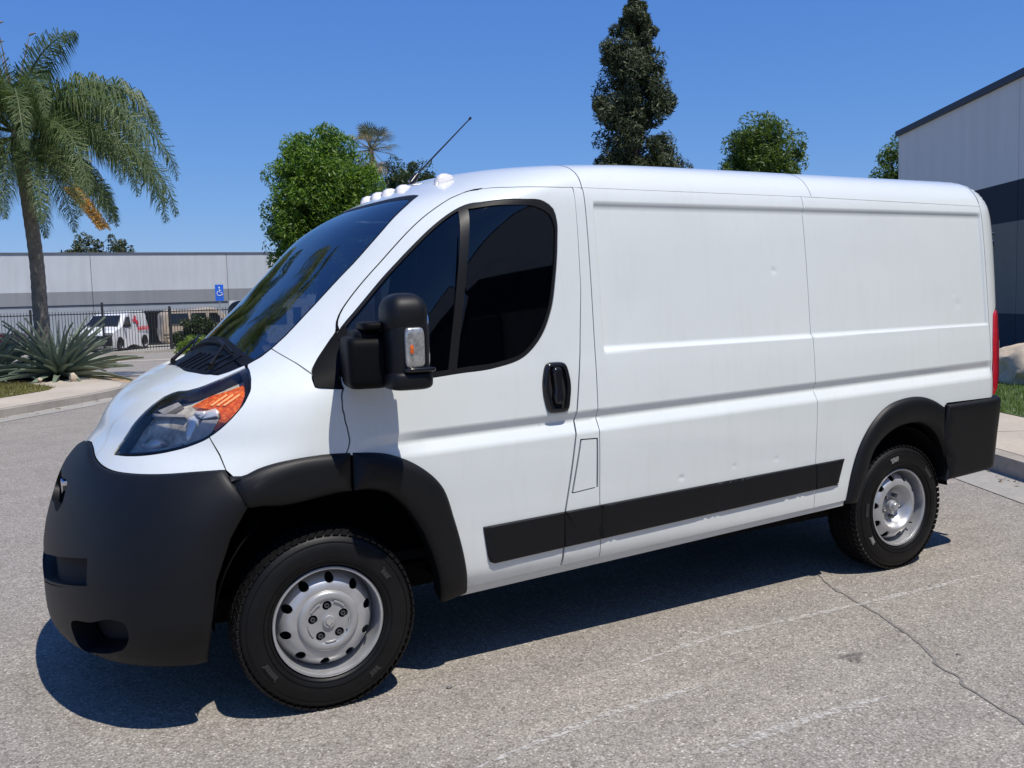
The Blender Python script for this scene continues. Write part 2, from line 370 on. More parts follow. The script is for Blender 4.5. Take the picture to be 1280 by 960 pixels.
def panel(name, loop, mat, parent, holes=(), gap=0.003, off=0.0, pill=0.0, pw=0.02, skirt=0.014, mirror=None, dense=1, flat=False, offset_fn=None, smooth_n=True):
    """A pressed panel: loop (and holes) in (u,z) on the body surface; its edge is turned inwards by 'skirt'."""
    loop = dedupe(inset(dedupe(loop), gap)) if gap else dedupe(loop)
    hs = [dedupe(inset(dedupe(h), -gap)) for h in holes]
    q = np.array(loop); lo = q.min(0) - 0.01; hi = q.max(0) + 0.01
    G = GRID[(GRID[:, 0] > lo[0]) & (GRID[:, 0] < hi[0]) & (GRID[:, 1] > lo[1]) & (GRID[:, 1] < hi[1])]
    if dense > 1:
        st = 0.024 / dense
        a, b = np.meshgrid(np.arange(lo[0], hi[0], st), np.arange(lo[1], hi[1], st)); G = np.stack([a.ravel(), b.ravel()], 1)
    if len(G):
        m = inside(loop, G)
        G = G[m]
        if len(G):
            k = segdist(loop, G) > 0.006
            for h in hs:
                k &= ~inside(h, G)
                k &= segdist(h, G) > 0.006
            G = G[k]
    if pill and len(G):
        rings = []; ds = [pw * f_ for f_ in (.12, .35, .68, 1.0)]
        for d_ in ds:
            rg = np.array(inset(loop, d_)); ok = inside(loop, rg) & (segdist(loop, rg) > d_ * .9)
            for h in hs: ok &= ~inside(h, rg) & (segdist(h, rg) > .003)
            rings.append(rg[ok])
        sd_l = segdist(loop, G); G = G[(sd_l > ds[-1] + .006)]
        G = np.concatenate([G] + rings) if len(G) else np.concatenate(rings)
    vs = [Vector(v) for v in loop]; es = [(i, (i + 1) % len(loop)) for i in range(len(loop))]
    for h in hs:
        o = len(vs); vs += [Vector(v) for v in h]; es += [(o + i, o + (i + 1) % len(h)) for i in range(len(h))]
    nb = len(vs)
    vs += [Vector((float(a), float(b))) for a, b in G]
    r = geometry.delaunay_2d_cdt(vs, es, [], 1, 1e-6)
    ov = np.array([(v.x, v.y) for v in r[0]]); tris = [tuple(t) for t in r[2] if len(t) >= 3]
    ce = np.array([ov[list(t)].mean(0) for t in tris]); kp = inside(loop, ce)
    for h in hs: kp &= ~inside(h, ce)
    tris = [t for t, k_ in zip(tris, kp) if k_]
    p3 = P(ov[:, 0], ov[:, 1]); nn = PN(ov[:, 0], ov[:, 1]) * NS
    p3 = np.where(np.isfinite(p3), p3, 0); nn = np.where(np.isfinite(nn), nn, 0)
    o_ = np.full(len(ov), off)
    if pill:
        b3 = P(q[:, 0], q[:, 1]) if False else None
        db = P(np.array(loop)[:, 0], np.array(loop)[:, 1])
        d = np.full(len(ov), 1e9)
        for a, b in zip(db, np.roll(db, -1, 0)):
            ab = b - a; t = np.clip(((p3 - a) @ ab) / (ab @ ab + 1e-12), 0, 1); e = p3 - (a + t[:, None] * ab)
            d = np.minimum(d, np.linalg.norm(e, axis=1))
        tt = np.clip(d / pw, 0, 1); o_ = o_ + pill * np.sqrt(np.maximum(0, 1 - (1 - tt)**2))
    if offset_fn is not None: o_ = o_ + offset_fn(p3)
    p3 = p3 + nn * o_[:, None]
    # orient triangles outwards, find boundary edges
    T = []; cnt = {}
    for t in tris:
        a, b, c = p3[t[0]], p3[t[1]], p3[t[2]]
        if np.dot(np.cross(b - a, c - a), nn[t[0]] + nn[t[1]] + nn[t[2]]) < 0: t = t[::-1]
        T.append(t)
        for i in range(len(t)):
            e = (t[i], t[(i + 1) % len(t)]); cnt[e] = 1
    bd = [e for e in cnt if (e[1], e[0]) not in cnt]
    V = [tuple(v) for v in p3]; F = list(T); nT = len(T); sk = {}
    if skirt:
        for (a, b) in bd:
            for i in (a, b):
                if i not in sk:
                    sk[i] = len(V); V.append(tuple(p3[i])); V.append(tuple(p3[i] - nn[i] * skirt))
            F.append((sk[b], sk[a], sk[a] + 1, sk[b] + 1))
    def build(Vx, Fx, sgn, nm):
        me = bpy.data.meshes.new(nm); me.from_pydata(Vx, [], Fx); me.update(); me.shade_smooth()
        if not pill and offset_fn is None and smooth_n:
            nl = []
            for pi_, pl in enumerate(me.polygons):
                if pi_ < nT:
                    for vi in pl.vertices:
                        v = nn[vi]; nl.append((v[0], v[1] * sgn, v[2]))
                else:
                    v = pl.normal
                    for vi in pl.vertices: nl.append(tuple(v))
            me.normals_split_custom_set(nl)
        else:
            try: me.set_sharp_from_angle(angle=math.radians(50))
            except Exception: pass
        return me
    o = link(name, build(V, F, 1, name), mat, parent)
    if mirror is not None:
        V2 = [(x, -y, z) for x, y, z in V]; F2 = [f[::-1] for f in F]
        o2 = link(name, build(V2, F2, -1, name), mat, mirror)
        return o, o2
    return o

# ------------------------------------------------------------------ THE VAN
van = empty('cargo_van'); tag(van, 'large white cargo van with black bumper and black mirror parked in the road', 'van')
seam_df = [(.106, 1.045), (.100, 1.12), (.094, 1.20), (.089, 1.307), (.098, 1.38), (.112, 1.449), (.138, 1.545), (.190, 1.635), (.325, 1.775), (.512, 1.951), (.613, 2.035), (.735, 2.098), (.893, 2.133), (1.038, 2.145), (1.267, 2.150)]
seam_dr = [(1.267, 2.150), (1.264, 1.942), (1.258, 1.685), (1.230, 1.393), (1.190, 1.101), (1.145, .812), (1.118, .666), (1.106, .42)]
seam_p = [(1.320, 2.150), (1.318, 1.758), (1.314, 1.389), (1.308, 1.0), (1.310, .716), (1.318, .425)]
MIDX = 2.722; REARX = 4.236
def zsill(x): return .393 + .0345 * (x - .62)         # seam above the sill
drip = [(1.267, 2.150), (2.0, 2.148), (2.78, 2.145), (3.47, 2.136), (4.236, 2.125)]
def zdrip(x): return float(np.interp(x, [p_[0] for p_ in drip], [p_[1] for p_ in drip]))
ffo = [(-.343, .996), (-.24, 1.033), (-.075, 1.055), (.108, 1.052), (.276, 1.027), (.397, .967), (.50, .87), (.559, .712), (.60, .557), (.63, .372)]
ffi = [(.505, .340), (.450, .57), (.395, .702), (.315, .815), (.25, .868), (.14, .895), (.03, .892), (-.058, .882), (-.18, .872), (-.300, .885)]
rfo = [(2.960, .452), (3.004, .644), (3.068, .791), (3.154, .900), (3.265, .977), (3.425, 1.014), (3.578, 1.010), (3.695, .975), (3.775, .935)]
rfi = [(3.055, .445), (3.120, .606), (3.180, .740), (3.310, .830), (3.45, .860), (3.58, .852), (3.704, .784), (3.785, .664), (3.815, .547), (3.82, .480)]
def shrink(arc, c, d):
    out = []
    for x, z in arc:
        v = np.array([c[0] - x, c[1] - z]); v /= np.linalg.norm(v); out.append((x + v[0] * d, z + v[1] * d))
    return out
ffm = shrink(ffo, (.09, .4), .02); rfm = shrink(rfo, (3.45, .4), .02)
FL = catmull(ffm); RL = catmull(rfm)
hl = [(-.701, 1.052), (-.684, 1.095), (-.649, 1.150), (-.573, 1.245), (-.485, 1.301), (-.377, 1.336), (-.290, 1.364), (-.205, 1.398), (-.212, 1.372), (-.234, 1.335), (-.271, 1.275), (-.327, 1.205), (-.405, 1.137), (-.503, 1.092), (-.618, 1.062)]
HLP = [(0.3825, 1.0533), (0.374, 1.0803), (0.3903, 1.1356), (0.4105, 1.1988), (0.4260, 1.2494), (0.4400, 1.281), (0.4640, 1.296), (0.5577, 1.3094), (0.6184, 1.3286), (0.6500, 1.3525), (0.660, 1.381), (0.665, 1.397),
       (0.7657, 1.3764), (0.9072, 1.3372), (0.9868, 1.3001), (1.0305, 1.2568), (1.0286, 1.213), (1.0039, 1.1746), (0.9632, 1.1446), (0.8847, 1.1137), (0.7866, 1.0905), (0.6529, 1.07), (0.514, 1.0581)]
hl_uz = catmull(HLP[:12], .02)[:-1] + catmull(HLP[11:] + [HLP[0]], .02)[:-1]
i_tip = min(range(len(hl_uz)), key=lambda i: abs(hl_uz[i][1] - 1.397) + abs(hl_uz[i][0] - .665))
seamL = (.9632, 1.1446)       # where fender seam meets the headlamp
i_low = min(range(len(hl_uz)), key=lambda i: math.hypot(hl_uz[i][0] - seamL[0], hl_uz[i][1] - seamL[1]))
# hl_uz runs: inner low tip -> along upper edge -> rear tip -> down outer edge -> lower edge back
upper = hl_uz[:i_tip + 1]; outer = hl_uz[i_tip:i_low + 1]; lower = hl_uz[i_low:] + [hl_uz[0]]
cowlF = [(0.0, 1.384), (.10, 1.381), (.2098, 1.375), (.3673, 1.3718), (.5167, 1.370), (.6098, 1.3804), (.6244, 1.4051)]
wsB = [(0.0, 1.4885), (.044, 1.488), (.2451, 1.4665), (.4571, 1.432), (.6244, 1.4051)]
wsS = [(.6244, 1.4051), (.6390, 1.4344), (.652, 1.4669), (.660, 1.5166), (.6640, 1.598), (.6705, 1.6805), (.682, 1.7512), (.705, 1.8477), (.722, 1.965), (.665, 2.0746), (.6036, 2.1245)]
wsT = [(.5900, 2.131), (.5433, 2.137), (.3537, 2.143), (.1582, 2.1375), (0.0, 2.137)]
bt = [(0.0, 1.055), (.1045, 1.0456), (.2107, 1.0263), (.3401, 1.0093), (.4869, .9992), (.656, 1.0000), (.8398, 1.0069), (1.0522, 1.020), (U(-.373, 1.025), 1.0255)]
BT = catmull(bt, .03)
fseam = [(U(-.373, 1.025), 1.025), ((U(-.373, 1.025) + seamL[0]) / 2, 1.08), seamL]
# hood with fascia, one panel from bumper to cowl, headlamp notches at both sides
near = BT + fseam[1:-1] + list(lower) + list(upper[1:]) + catmull(cowlF[::-1], .03)
# order: BT goes centre->side; then up the seam to the lamp; lamp lower edge (outer->inner tip); upper edge (inner->rear tip); cowl back to centre
hood_loop = near + [(-a, b) for a, b in near[::-1]][1:-1]
hood = panel('hood', hood_loop, MT['paint'], van)
# cowl
cowl_loop = catmull(cowlF, .03) + catmull(wsB[::-1], .03)[1:]
cowl_loop = cowl_loop + [(-a, b) for a, b in cowl_loop[::-1]][1:-1]
cowl = panel('cowl', cowl_loop, MT['black'], van, off=-.016, skirt=.03, gap=.001)
# windshield
wl = catmull(wsB, .03) + catmull(wsS, .03)[1:] + catmull(wsT, .03)
wl = wl + [(-a, b) for a, b in wl[::-1]][1:-1]
panel('windshield_seal', inset(wl, -.006), MT['seal'], van, holes=[inset(wl, .020)], off=-.003, gap=0, skirt=.02)
panel('windshield', wl, MT['ws'], van, off=-.004, gap=0.002, skirt=.004)
# fender
pil = [(-.212, 1.408), (-.150, 1.425), (-.020, 1.372)]
sail_f = [(-.020, 1.372), (.0, 1.320), (.089, 1.307)]
SAIL = [(1.1654, 1.3691), (1.2400, 1.3430), (1.3000, 1.3200), (1.3831, 1.3125), (1.4530, 1.3095)]
DSEAM = [(1.6790, 1.045), (1.6500, 1.100), (1.6160, 1.155), (1.5750, 1.207), (1.5230, 1.257), (1.4549, 1.307), (1.2757, 1.3872), (1.098, 1.4748), (.9895, 1.5377), (.9300, 1.5750), (.8960, 1.6242), (.8850, 1.6899), (.8930, 1.7726), (.9080, 1.8468), (.9280, 1.9147), (.9450, 1.9878), (.9520, 2.0515), (.9530, 2.0981), (.9750, 2.1261), (1.0475, 2.139), (1.2603, 2.1450), (1.65, 2.148), (2.0975, 2.150)]
wcut = [p_ for p_ in catmull(wsS, .02) if p_[1] < 1.4669]
fend = uz(catmull([(-.340, .985), (-.25, 1.012), (-.08, 1.035), (.100, 1.032)], .03)) + lin(DSEAM[:6], .02) + lin([(1.4549, 1.307)] + SAIL[::-1][1:], .02)[1:] + lin([(1.1654, 1.3691), (.654, 1.4669)], .03)[1:] + [(a + .012, b) for a, b in wcut[::-1]] + list(outer) + fseam[::-1][1:-1] + [(U(-.373, 1.025), 1.025)]
panel('fender', fend, MT['paint'], van, gap=.0015, mirror=van)
# roof + A pillars
sailtop = [(1.1654, 1.3691), (1.0966, 1.3913), (1.0402, 1.4211), (.997, 1.4749), (.975, 1.530)]
k5 = min(range(len(DSEAM)), key=lambda i: abs(DSEAM[i][1] - 1.575))
up_seam = catmull(sailtop, .02) + catmull(DSEAM[k5:], .02)
dr = uz(lin([(x, z) for x, z in drip if x < 1.33] + [(1.318, 2.150)], .03))[1:]
ztop = 2.309
def roof_edge(x): return (U(x, ztop), ztop)
half = catmull(wsT[::-1], .03) + [p_ for p_ in catmull(wsS[::-1], .03) if p_[1] > 1.4669] + lin([(.654, 1.4669), (1.1654, 1.3691)], .03) + up_seam[1:] + dr
half = dedupe(half, .004)
cap0 = [(HP + 1 + 1.318 - float(X1(z)) if False else U(1.318, z), z) for z in np.arange(2.17, 2.30, .02)]
xs0 = 1.40
def col(x, z0, z1, n=7): return [(U(x, z), z) for z in np.linspace(z0, z1, n)]
# front cap: everything forward of the roof joint at x=1.32 ; above 2.26 the outline starts behind it
zmx = 2.262
roofF = half + [(U(1.318, z), z) for z in np.arange(2.154, 2.306, .004)] + [(0.0 + U(1.46, ztop), ztop)] + [(k, ztop) for k in np.arange(U(1.46, ztop) - .1, 0.02, -.1)]
roofF = dedupe(roofF, .004)
roofF = roofF + [(-0.0, ztop)] + [(-a, b) for a, b in roofF[::-1] if a > 1e-6]
roofF = dedupe(roofF, .003)
panel('roof_front', roofF, MT['paint'], van, skirt=.012, gap=.0012)
def roof_side(xa, xb, nm):
    lo = uz(lin([(xa, zdrip(xa)), (xb, zdrip(xb))], .04))
    rgt = [(U(min(xb, float(EZ(z)) - .002) if xb > 4.2 else xb, z), z) for z in np.arange(zdrip(xb) + .004, 2.306, .004)]
    lf = [(U(xa, z), z) for z in np.arange(2.306, zdrip(xa) + .003, -.004)]
    tp = [(U(x, ztop), ztop) for x in np.arange(min(xb, 4.30), max(xa, 1.46) - .001, -.06)]
    panel(nm, lo + rgt + tp + lf, MT['paint'], van, mirror=van, skirt=.012, gap=.0006)
roof_side(1.318, 2.80, 'roof_rail'); roof_side(2.80, 4.236, 'roof_rail')
# roof skin (slightly crowned, ribbed)
V = []; F = []
xsr = np.linspace(1.38, 4.34, 75)
for i, x in enumerate(xsr):
    wv = .60 * (1 if x > 2.17 else max(0.05, (1 - (1 - np.clip((x - 1.374) / .8, 0, 1))**2.3)**(1 / 2.3)))
    for k in range(41):
        s = -1 + 2 * k / 40; y = s * wv
        rib = 0.006 * (abs(math.sin(y * 18)) > .75) * (1.5 < x < 4.2)
        V.append((x, y, 2.307 + .016 * (1 - s * s) + rib * (abs(s) < .95)))
for i in range(len(xsr) - 1):
    for k in range(40):
        a = i * 41 + k; F.append((a, a + 41, a + 42, a + 1))
link('roof_skin', mesh('roof_skin', V, F, True), MT['paint'], van)

# door
door_loop = lin(DSEAM[:6], .01) + catmull(DSEAM[5:], .02)[1:] + uz(lin(seam_dr, .01))[1:] + uz(lin([(1.106, zsill(1.106)), (.625, zsill(.625))], .03)) + uz([p_ for p_ in catmull([q for q in ffm if q[0] > .09][::-1], .03) if p_[0] > .11])
win = [(.020, 1.318), (-.0, 1.33)]
winD = [(.118, 1.318), (.466, 1.327), (.612, 1.338), (.787, 1.351), (.942, 1.394), (1.028, 1.472), (1.091, 1.592), (1.123, 1.724), (1.150, 1.90), (1.156, 1.99), (1.142, 2.045), (1.095, 2.078), (.99, 2.086), (.895, 2.084), (.812, 2.074)]
WL = dedupe(uz(catmull(winD, .02)) + catmull([(U(.812, 2.074), 2.074), (1.1288, 2.0502), (1.090, 1.9762), (1.0595, 1.9078), (1.030, 1.8441), (1.009, 1.7735), (.9950, 1.691), (.9890, 1.6065), (.988, 1.549), (1.010, 1.500)], .02)[1:] + lin([(1.010, 1.500), (1.095, 1.4850), (1.275, 1.3960), (1.455, 1.3190)], .02)[1:])
door, doorR = panel('front_door', door_loop, MT['paint'], van, holes=[WL], gap=.0028, skirt=.03, mirror=van)
i1 = inset(WL, .001)
a1, a2 = panel('window_frame', i1, MT['seal'], door, holes=[inset(WL, .024)], gap=0, off=-.003, skirt=.02, mirror=doorR)
# main pane + quarter pane + sail
def clipx(loop, f, keep):
    """clip polygon by line f(u,z)>=0"""
    out = []; n = len(loop)
    for i in range(n):
        p_, q = loop[i], loop[(i + 1) % n]; a, b = f(p_), f(q)
        if not keep: a, b = -a, -b
        if a >= 0: out.append(p_)
        if (a >= 0) != (b >= 0):
            t = a / (a - b); out.append((p_[0] + t * (q[0] - p_[0]), p_[1] + t * (q[1] - p_[1])))
    return out
inner = inset(WL, .020)
ubar = lambda z, sh: U(.576 + (z - 1.33) * .196 + sh, z)
fb = lambda sh: (lambda p_: p_[0] - ubar(p_[1], sh))
panel('window_pane', dedupe(clipx(inner, fb(.014), True)), MT['glass'], door, gap=0, off=-.009, skirt=.003, mirror=doorR)
q1 = clipx(inner, fb(-.014), False)
sail_line = lambda p_: p_[0] - U(.200, p_[1]) if False else (p_[0] - (U(.235, 1.32) + (p_[1] - 1.32) / (1.60 - 1.32) * (U(.150, 1.60) - U(.235, 1.32))))
panel('quarter_window', dedupe(clipx(q1, sail_line, True)), MT['glass'], door, gap=0, off=-.009, skirt=.003, mirror=doorR)
panel('mirror_sail', dedupe(clipx(inset(WL, .004), sail_line, False)), MT['dull_black'], door, gap=0, off=.006, skirt=.02, mirror=doorR)
zz = np.linspace(1.322, 2.062, 24)
barl = [(ubar(z, -.020), z) for z in zz] + [(ubar(z, .020), z) for z in zz[::-1]]
panel('window_bar', barl, MT['bar'], door, gap=0, off=-.003, skirt=.01, mirror=doorR)
_ds = np.array(catmull([(.975, 1.540)] + DSEAM[k5:-3], .02)); _t = np.gradient(_ds, axis=0); _t /= np.linalg.norm(_t, axis=1)[:, None]; _n = np.stack([-_t[:, 1], _t[:, 0]], 1) * .0048
panel('door_seal', [tuple(v) for v in _ds + _n] + [tuple(v) for v in (_ds - _n)[::-1]], MT['dull_black'], van, gap=0, off=.0012, skirt=.01, mirror=van)
panel('fender_sail', catmull(SAIL, .02) + lin([(1.448, 1.309), (1.262, 1.3875), (1.085, 1.4748), (.980, 1.533)], .02) + catmull([(.975, 1.530), (.997, 1.4749), (1.0402, 1.4211), (1.0966, 1.3913), (1.1654, 1.3691)], .02)[1:-1], MT['dull_black'], van, gap=.001, off=.005, skirt=.03, mirror=van)
# handle: dished escutcheon, grip bar, lock
hc = (1.090, 1.240)
hnd = [(1.046, 1.352), (1.090, 1.357), (1.137, 1.350), (1.160, 1.290), (1.158, 1.19), (1.140, 1.133), (1.09, 1.126), (1.044, 1.133), (1.022, 1.19), (1.020, 1.29)]
HL_ = uz(catmull(hnd, .012, closed=True))
h1, h2 = panel('handle_plate', HL_, MT['gloss_black'], door, holes=[inset(HL_, .022)], gap=0, off=0.0, pill=.020, pw=.014, skirt=.02, dense=3, mirror=doorR)
panel('handle_recess', inset(HL_, .018), MT['dark'], door, gap=0, off=.002, skirt=0, mirror=doorR)
grip = [(1.072, 1.335), (1.105, 1.335), (1.112, 1.25), (1.108, 1.165), (1.072, 1.165), (1.066, 1.25)]
panel('handle_grip', uz(catmull(grip, .01, closed=True)), MT['gloss_black'], door, gap=0, off=.004, pill=.026, pw=.014, skirt=.02, dense=4, mirror=doorR)
# pillar, filler door, side panels
gas = [(1.193, 1.005), (1.301, 1.000), (1.302, .752), (1.142, .738)]
GL = uz(lin(gas + [gas[0]], .03)[:-1])
bp = uz(lin(seam_dr[::-1], .03)) + uz(lin(seam_p, .03)) + uz(lin([(1.318, zsill(1.318)), (1.106, zsill(1.106))], .03))[:-1]
bp = uz(lin([(1.106, zsill(1.106))] + seam_dr[::-1][1:], .01)) + uz(lin(seam_p[:-1] + [(1.318, zsill(1.318))], .01))
gl_in = uz(lin([(1.204, .995), (1.294, .992), (1.295, .762), (1.157, .750)] + [(1.204, .995)], .03)[:-1])
panel('door_pillar', bp, MT['paint'], van, holes=[gl_in], gap=.003, mirror=van)
panel('filler_door', gl_in, MT['paint'], van, gap=.003)
sf = uz(lin(seam_p[::-1], .01)) + uz(lin([(1.318, zdrip(1.318)), (MIDX, zdrip(MIDX))], .03))[1:] + uz(lin([(MIDX, zdrip(MIDX)), (MIDX, zsill(MIDX))], .01))[1:] + uz(lin([(MIDX, zsill(MIDX)), (1.318, zsill(1.318))], .03))[1:]
panel('sliding_side_panel', sf, MT['paint'], van, gap=.0015, mirror=van)
sr = uz(lin([(MIDX, zsill(MIDX)), (MIDX, zdrip(MIDX)), (REARX, zdrip(REARX)), (REARX, .955), (3.80, .955)], .01)) + uz([p_ for p_ in RL[::-1] if p_[0] < 3.77 and p_[1] > zsill(2.96) + .01]) + uz(lin([(2.965, zsill(2.96)), (MIDX, zsill(MIDX))], .03))
panel('rear_side_panel', dedupe(sr, .004), MT['paint'], van, gap=.0015, mirror=van)
# rear corner post
def rc(z): return 4.455 if False else float(EZ(z)) - 0.0005
tl = [(4.295, 1.462), (4.262, 1.30), (4.247, 1.10), (4.245, .966)]
tlu = uz(lin([(4.345, 1.492)] + tl, .03))
post = uz(lin([(REARX, .958), (REARX, zdrip(REARX))], .03)) + [(U(REARX, z), z) for z in np.arange(2.15, 2.305, .02)]
post += [(HP + 1 + X0R + .259 - float(X1(z)), z) for z in np.arange(2.30, 1.50, -.04)] + tlu
panel('rear_corner_post', dedupe(post, .004), MT['paint'], van, gap=.0015, mirror=van)
tlamp = tlu + [(HP + 1 + X0R + .25 - 1.30, z) for z in np.arange(.97, 1.50, .04)]
panel('tail_lamp', dedupe(tlamp, .004), MT['red'], van, gap=.003, off=0, pill=.012, pw=.03, skirt=.02, mirror=van)
# sill
def zbot(x): return .345 + .040 * (x - .60)
xs = np.linspace(.60, 2.965, 60)
sl_ = [(U(x, zsill(x)), zsill(x)) for x in xs] + [(U(x, zbot(x)), zbot(x)) for x in xs[::-1]]
panel('sill', sl_, MT['paint'], van, gap=.0025, off=-.006, skirt=.10, mirror=van)
# rubbing strips in four lengths
mt_ = lambda x: .661 + (x - .69) * .0245
mb_ = lambda x: .487 + (x - .745) * .0405
def strip(xa, xb, la, lb):
    pts = []
    if la: pts += [(.691, mt_(.691)), (.700, .60), (.712, .525), (.722, .497), (.745, .487)]
    else: pts += [(xa - .012 * 0, mt_(xa)), (xa, mb_(xa))]
    bl = [(x, mb_(x)) for x in np.arange(xa + .06, xb - .02, .04)]
    pts += bl
    if lb: pts += [(2.875, mb_(2.875)), (2.898, mb_(2.89) + .012), (2.940, mt_(2.94))]
    else: pts += [(xb, mb_(xb)), (xb, mt_(xb))]
    pts += [(x, mt_(x)) for x in np.arange(xb - .05, xa + .02, -.04)]
    return uz(pts)
for xa, xb, la, lb in ((.72, 1.112, 1, 0), (1.112, 1.318, 0, 0), (1.318, MIDX, 0, 0), (MIDX, 2.94, 0, 1)):
    panel('rubbing_strip', dedupe(strip(xa, xb, la, lb), .004), MT['black'], van, gap=.0015, off=.007, pill=.007, pw=.009, skirt=.02, dense=1, mirror=van)
# flares
def flare(name, o_, i_, cut=None):
    lp = uz(catmull(o_, .02)) + uz(catmull(i_, .02))
    return panel(name, dedupe(lp, .004), MT['black'], van, gap=.0015, off=.0, pill=.030, pw=.06, skirt=.075, mirror=van, dense=1)
oF = [p_ for p_ in catmull(ffo, .02) if p_[0] <= .10]; iF = [p_ for p_ in catmull(ffi, .02) if p_[0] <= .112]
flare('front_flare_fender', [(-.380, 1.004), (-.352, 1.005)] + oF[1::3] + [(.106, 1.052)], [(.106, .894)] + iF[2::3] + [(-.322, .884), (-.345, .925), (-.372, .972)])
oR = [p_ for p_ in catmull(ffo, .02) if p_[0] > .125]; iR = [p_ for p_ in catmull(ffi, .02) if p_[0] > .125]
flare('front_flare_door', [(.110, 1.052)] + oR[::3] + [ffo[-1]], [ffi[0]] + iR[1::3] + [(.110, .895)])
flare('rear_flare', rfo, rfi[::-1])
# bumper
be = [(-.373, 1.020), (-.345, .965), (-.308, .893), (-.345, .835), (-.382, .775), (-.439, .635), (-.468, .446), (-.472, .281)]
# pressed line across the bumper
def bl_z(u): return .56 + 0.05 * min(1, u / 1.2)
beU = uz(lin([p_ for p_ in be if p_[1] > .64] + [(-.444, .612)], .02)); beL = uz(lin([(-.444, .606), (-.468, .446), (-.472, .281)], .02))
us = np.linspace(0, 1, 22)
uE = U(-.444, .61)
midl = [(uE * s, .455 + .155 * min(1, (s / .62))**.8) for s in us]
botl = [(U(-.472, .281) * s, .300 - .022 * s) for s in us]
upB = BT + beU[1:] + beL[1:] + botl[::-1][1:]
upB = upB + [(-a, b) for a, b in upB[::-1] if a > 1e-6]
slot = [(0.0, .462)] + [(.20, .500), (.4954, .552), (.6925, .5865), (.6773, .6342), (.6641, .6851), (.4577, .6598), (.20, .620), (0.0, .580)]
slot = lin(slot, .04)
slot = slot + [(-a, b) for a, b in slot[::-1]][1:-1]
ug = catmull([(0.0, .80), (.16, .80), (.20, .84), (.17, .895), (0.0, .905)], .02)
ug = ug + [(-a, b) for a, b in ug[::-1]][1:-1]
fogc = catmull([(0.5243, 0.3957), (0.7417, 0.450), (0.9424, 0.4792), (1.0133, 0.4653), (1.03, 0.4156), (0.9998, 0.3741), (0.9248, 0.3482), (0.7599, 0.3219), (0.6018, 0.3155)], .02, closed=True)
bump_u = panel('front_bumper', dedupe(upB, .004), MT['black'], van, holes=[slot, ug, fogc, mirror_pts(fogc)], gap=.0015, off=.004, pill=.014, pw=.035, skirt=.09)
fog = fogc; bump_l = bump_u
for f_, n_ in ((inset(fog, -.07), 'fog_recess'), ):
    panel(n_, f_, MT['dark'], bump_l, gap=0, off=-.085, skirt=0, mirror=bump_l)
lipz = [(float(k), float(.470 + .150 * min(1, (k / (uE * .62)))**.8)) for k in np.linspace(0, uE * .97, 40)]
panel('bumper_crease', lipz + [(a, b - .007) for a, b in lipz[::-1]], MT['black'], bump_u, gap=0, off=.0185, pill=.002, pw=.003, skirt=.006, mirror=bump_u)
panel('lower_grille', inset(slot, -.035), MT['dark'], bump_u, gap=0, off=-.04, skirt=0)
panel('upper_grille', inset(ug, -.02), MT['dark'], bump_u, gap=0, off=-.03, skirt=0)
# badge on the nose: chrome shield with horned head outline
bx = float(XF(.875)) + .014
sh = [(0, -.034), (.020, -.020), (.030, .006), (.029, .024), (.018, .031), (.008, .024), (0, .028)]
sh = sh + [(-a, b) for a, b in sh[::-1] if a > 0]
bm = bmesh.new(); vf = [bm.verts.new((bx - .022, a, .872 + b)) for a, b in sh]; vb = [bm.verts.new((bx + .01, a * 1.15, .872 + b * 1.15)) for a, b in sh]
bm.faces.new(vf); n_ = len(sh)
for i in range(n_): bm.faces.new((vf[i], vb[i], vb[(i + 1) % n_], vf[(i + 1) % n_]))
bmesh.ops.recalc_face_normals(bm, faces=bm.faces); bm_obj('nose_badge', bm, MT['chrome'], van, bevel=.003)
# rear bumper
E2 = lambda z: HP + 1 + X0R + .25 - 1.30
rb = uz(lin([(3.782, .947), (4.18, .952)], .03)) + [(k, .953) for k in np.arange(U(4.2, .95), E2(0), .03)] + [(E2(0), z) for z in np.arange(.93, .55, -.03)]
rb += [(k, .52 - (E2(0) - k) * .05) for k in np.arange(E2(0), U(3.85, .5), -.04)] + uz([(3.80, .487), (3.825, .56), (3.795, .664), (3.76, .73), (3.765, .80), (3.782, .88)])
rbump = panel('rear_bumper', dedupe(rb, .004), MT['black'], van, gap=.001, off=.010, pill=.022, pw=.030, skirt=.06, mirror=van)
# rear face
bm = bmesh.new(); bbox(bm, 4.36, 4.40, -.90, .90, .48, .93); bm_obj('rear_bumper_beam', bm, MT['black'], van, bevel=.02)
for s in (-1, 1):
    V = []; F = []
    zs = np.linspace(.94, 2.29, 30)
    for z in zs:
        W_ = float(WS(z)) - .17
        x = float(EZ(z)) - .004
        V += [(x, s * .004, z), (x + .012, s * .02, z), (x + .014, s * (W_ * .6), z), (x + .004, s * W_, z)]
    for i in range(len(zs) - 1):
        for k in range(3):
            a = i * 4 + k; F.append((a, a + 1, a + 5, a + 4) if s > 0 else (a, a + 4, a + 5, a + 1))
    rd = link('rear_door', mesh('rear_door', V, F, True), MT['paint'], van)
    for zh in (1.06, 1.92):
        bm = bmesh.new(); bbox(bm, 4.44, 4.485, s * .80 - .03, s * .80 + .03, zh - .04, zh + .04); bm_obj('door_hinge', bm, MT['paint'], rd, bevel=.01)
bm = bmesh.new(); bbox(bm, 4.430, 4.505, -.845, -.80, 1.885, 1.925); bbox(bm, 4.43, 4.50, -.85, -.80, 1.955, 1.975); bm_obj('hinge_arm', bm, MT['chrome'], van, bevel=.006)

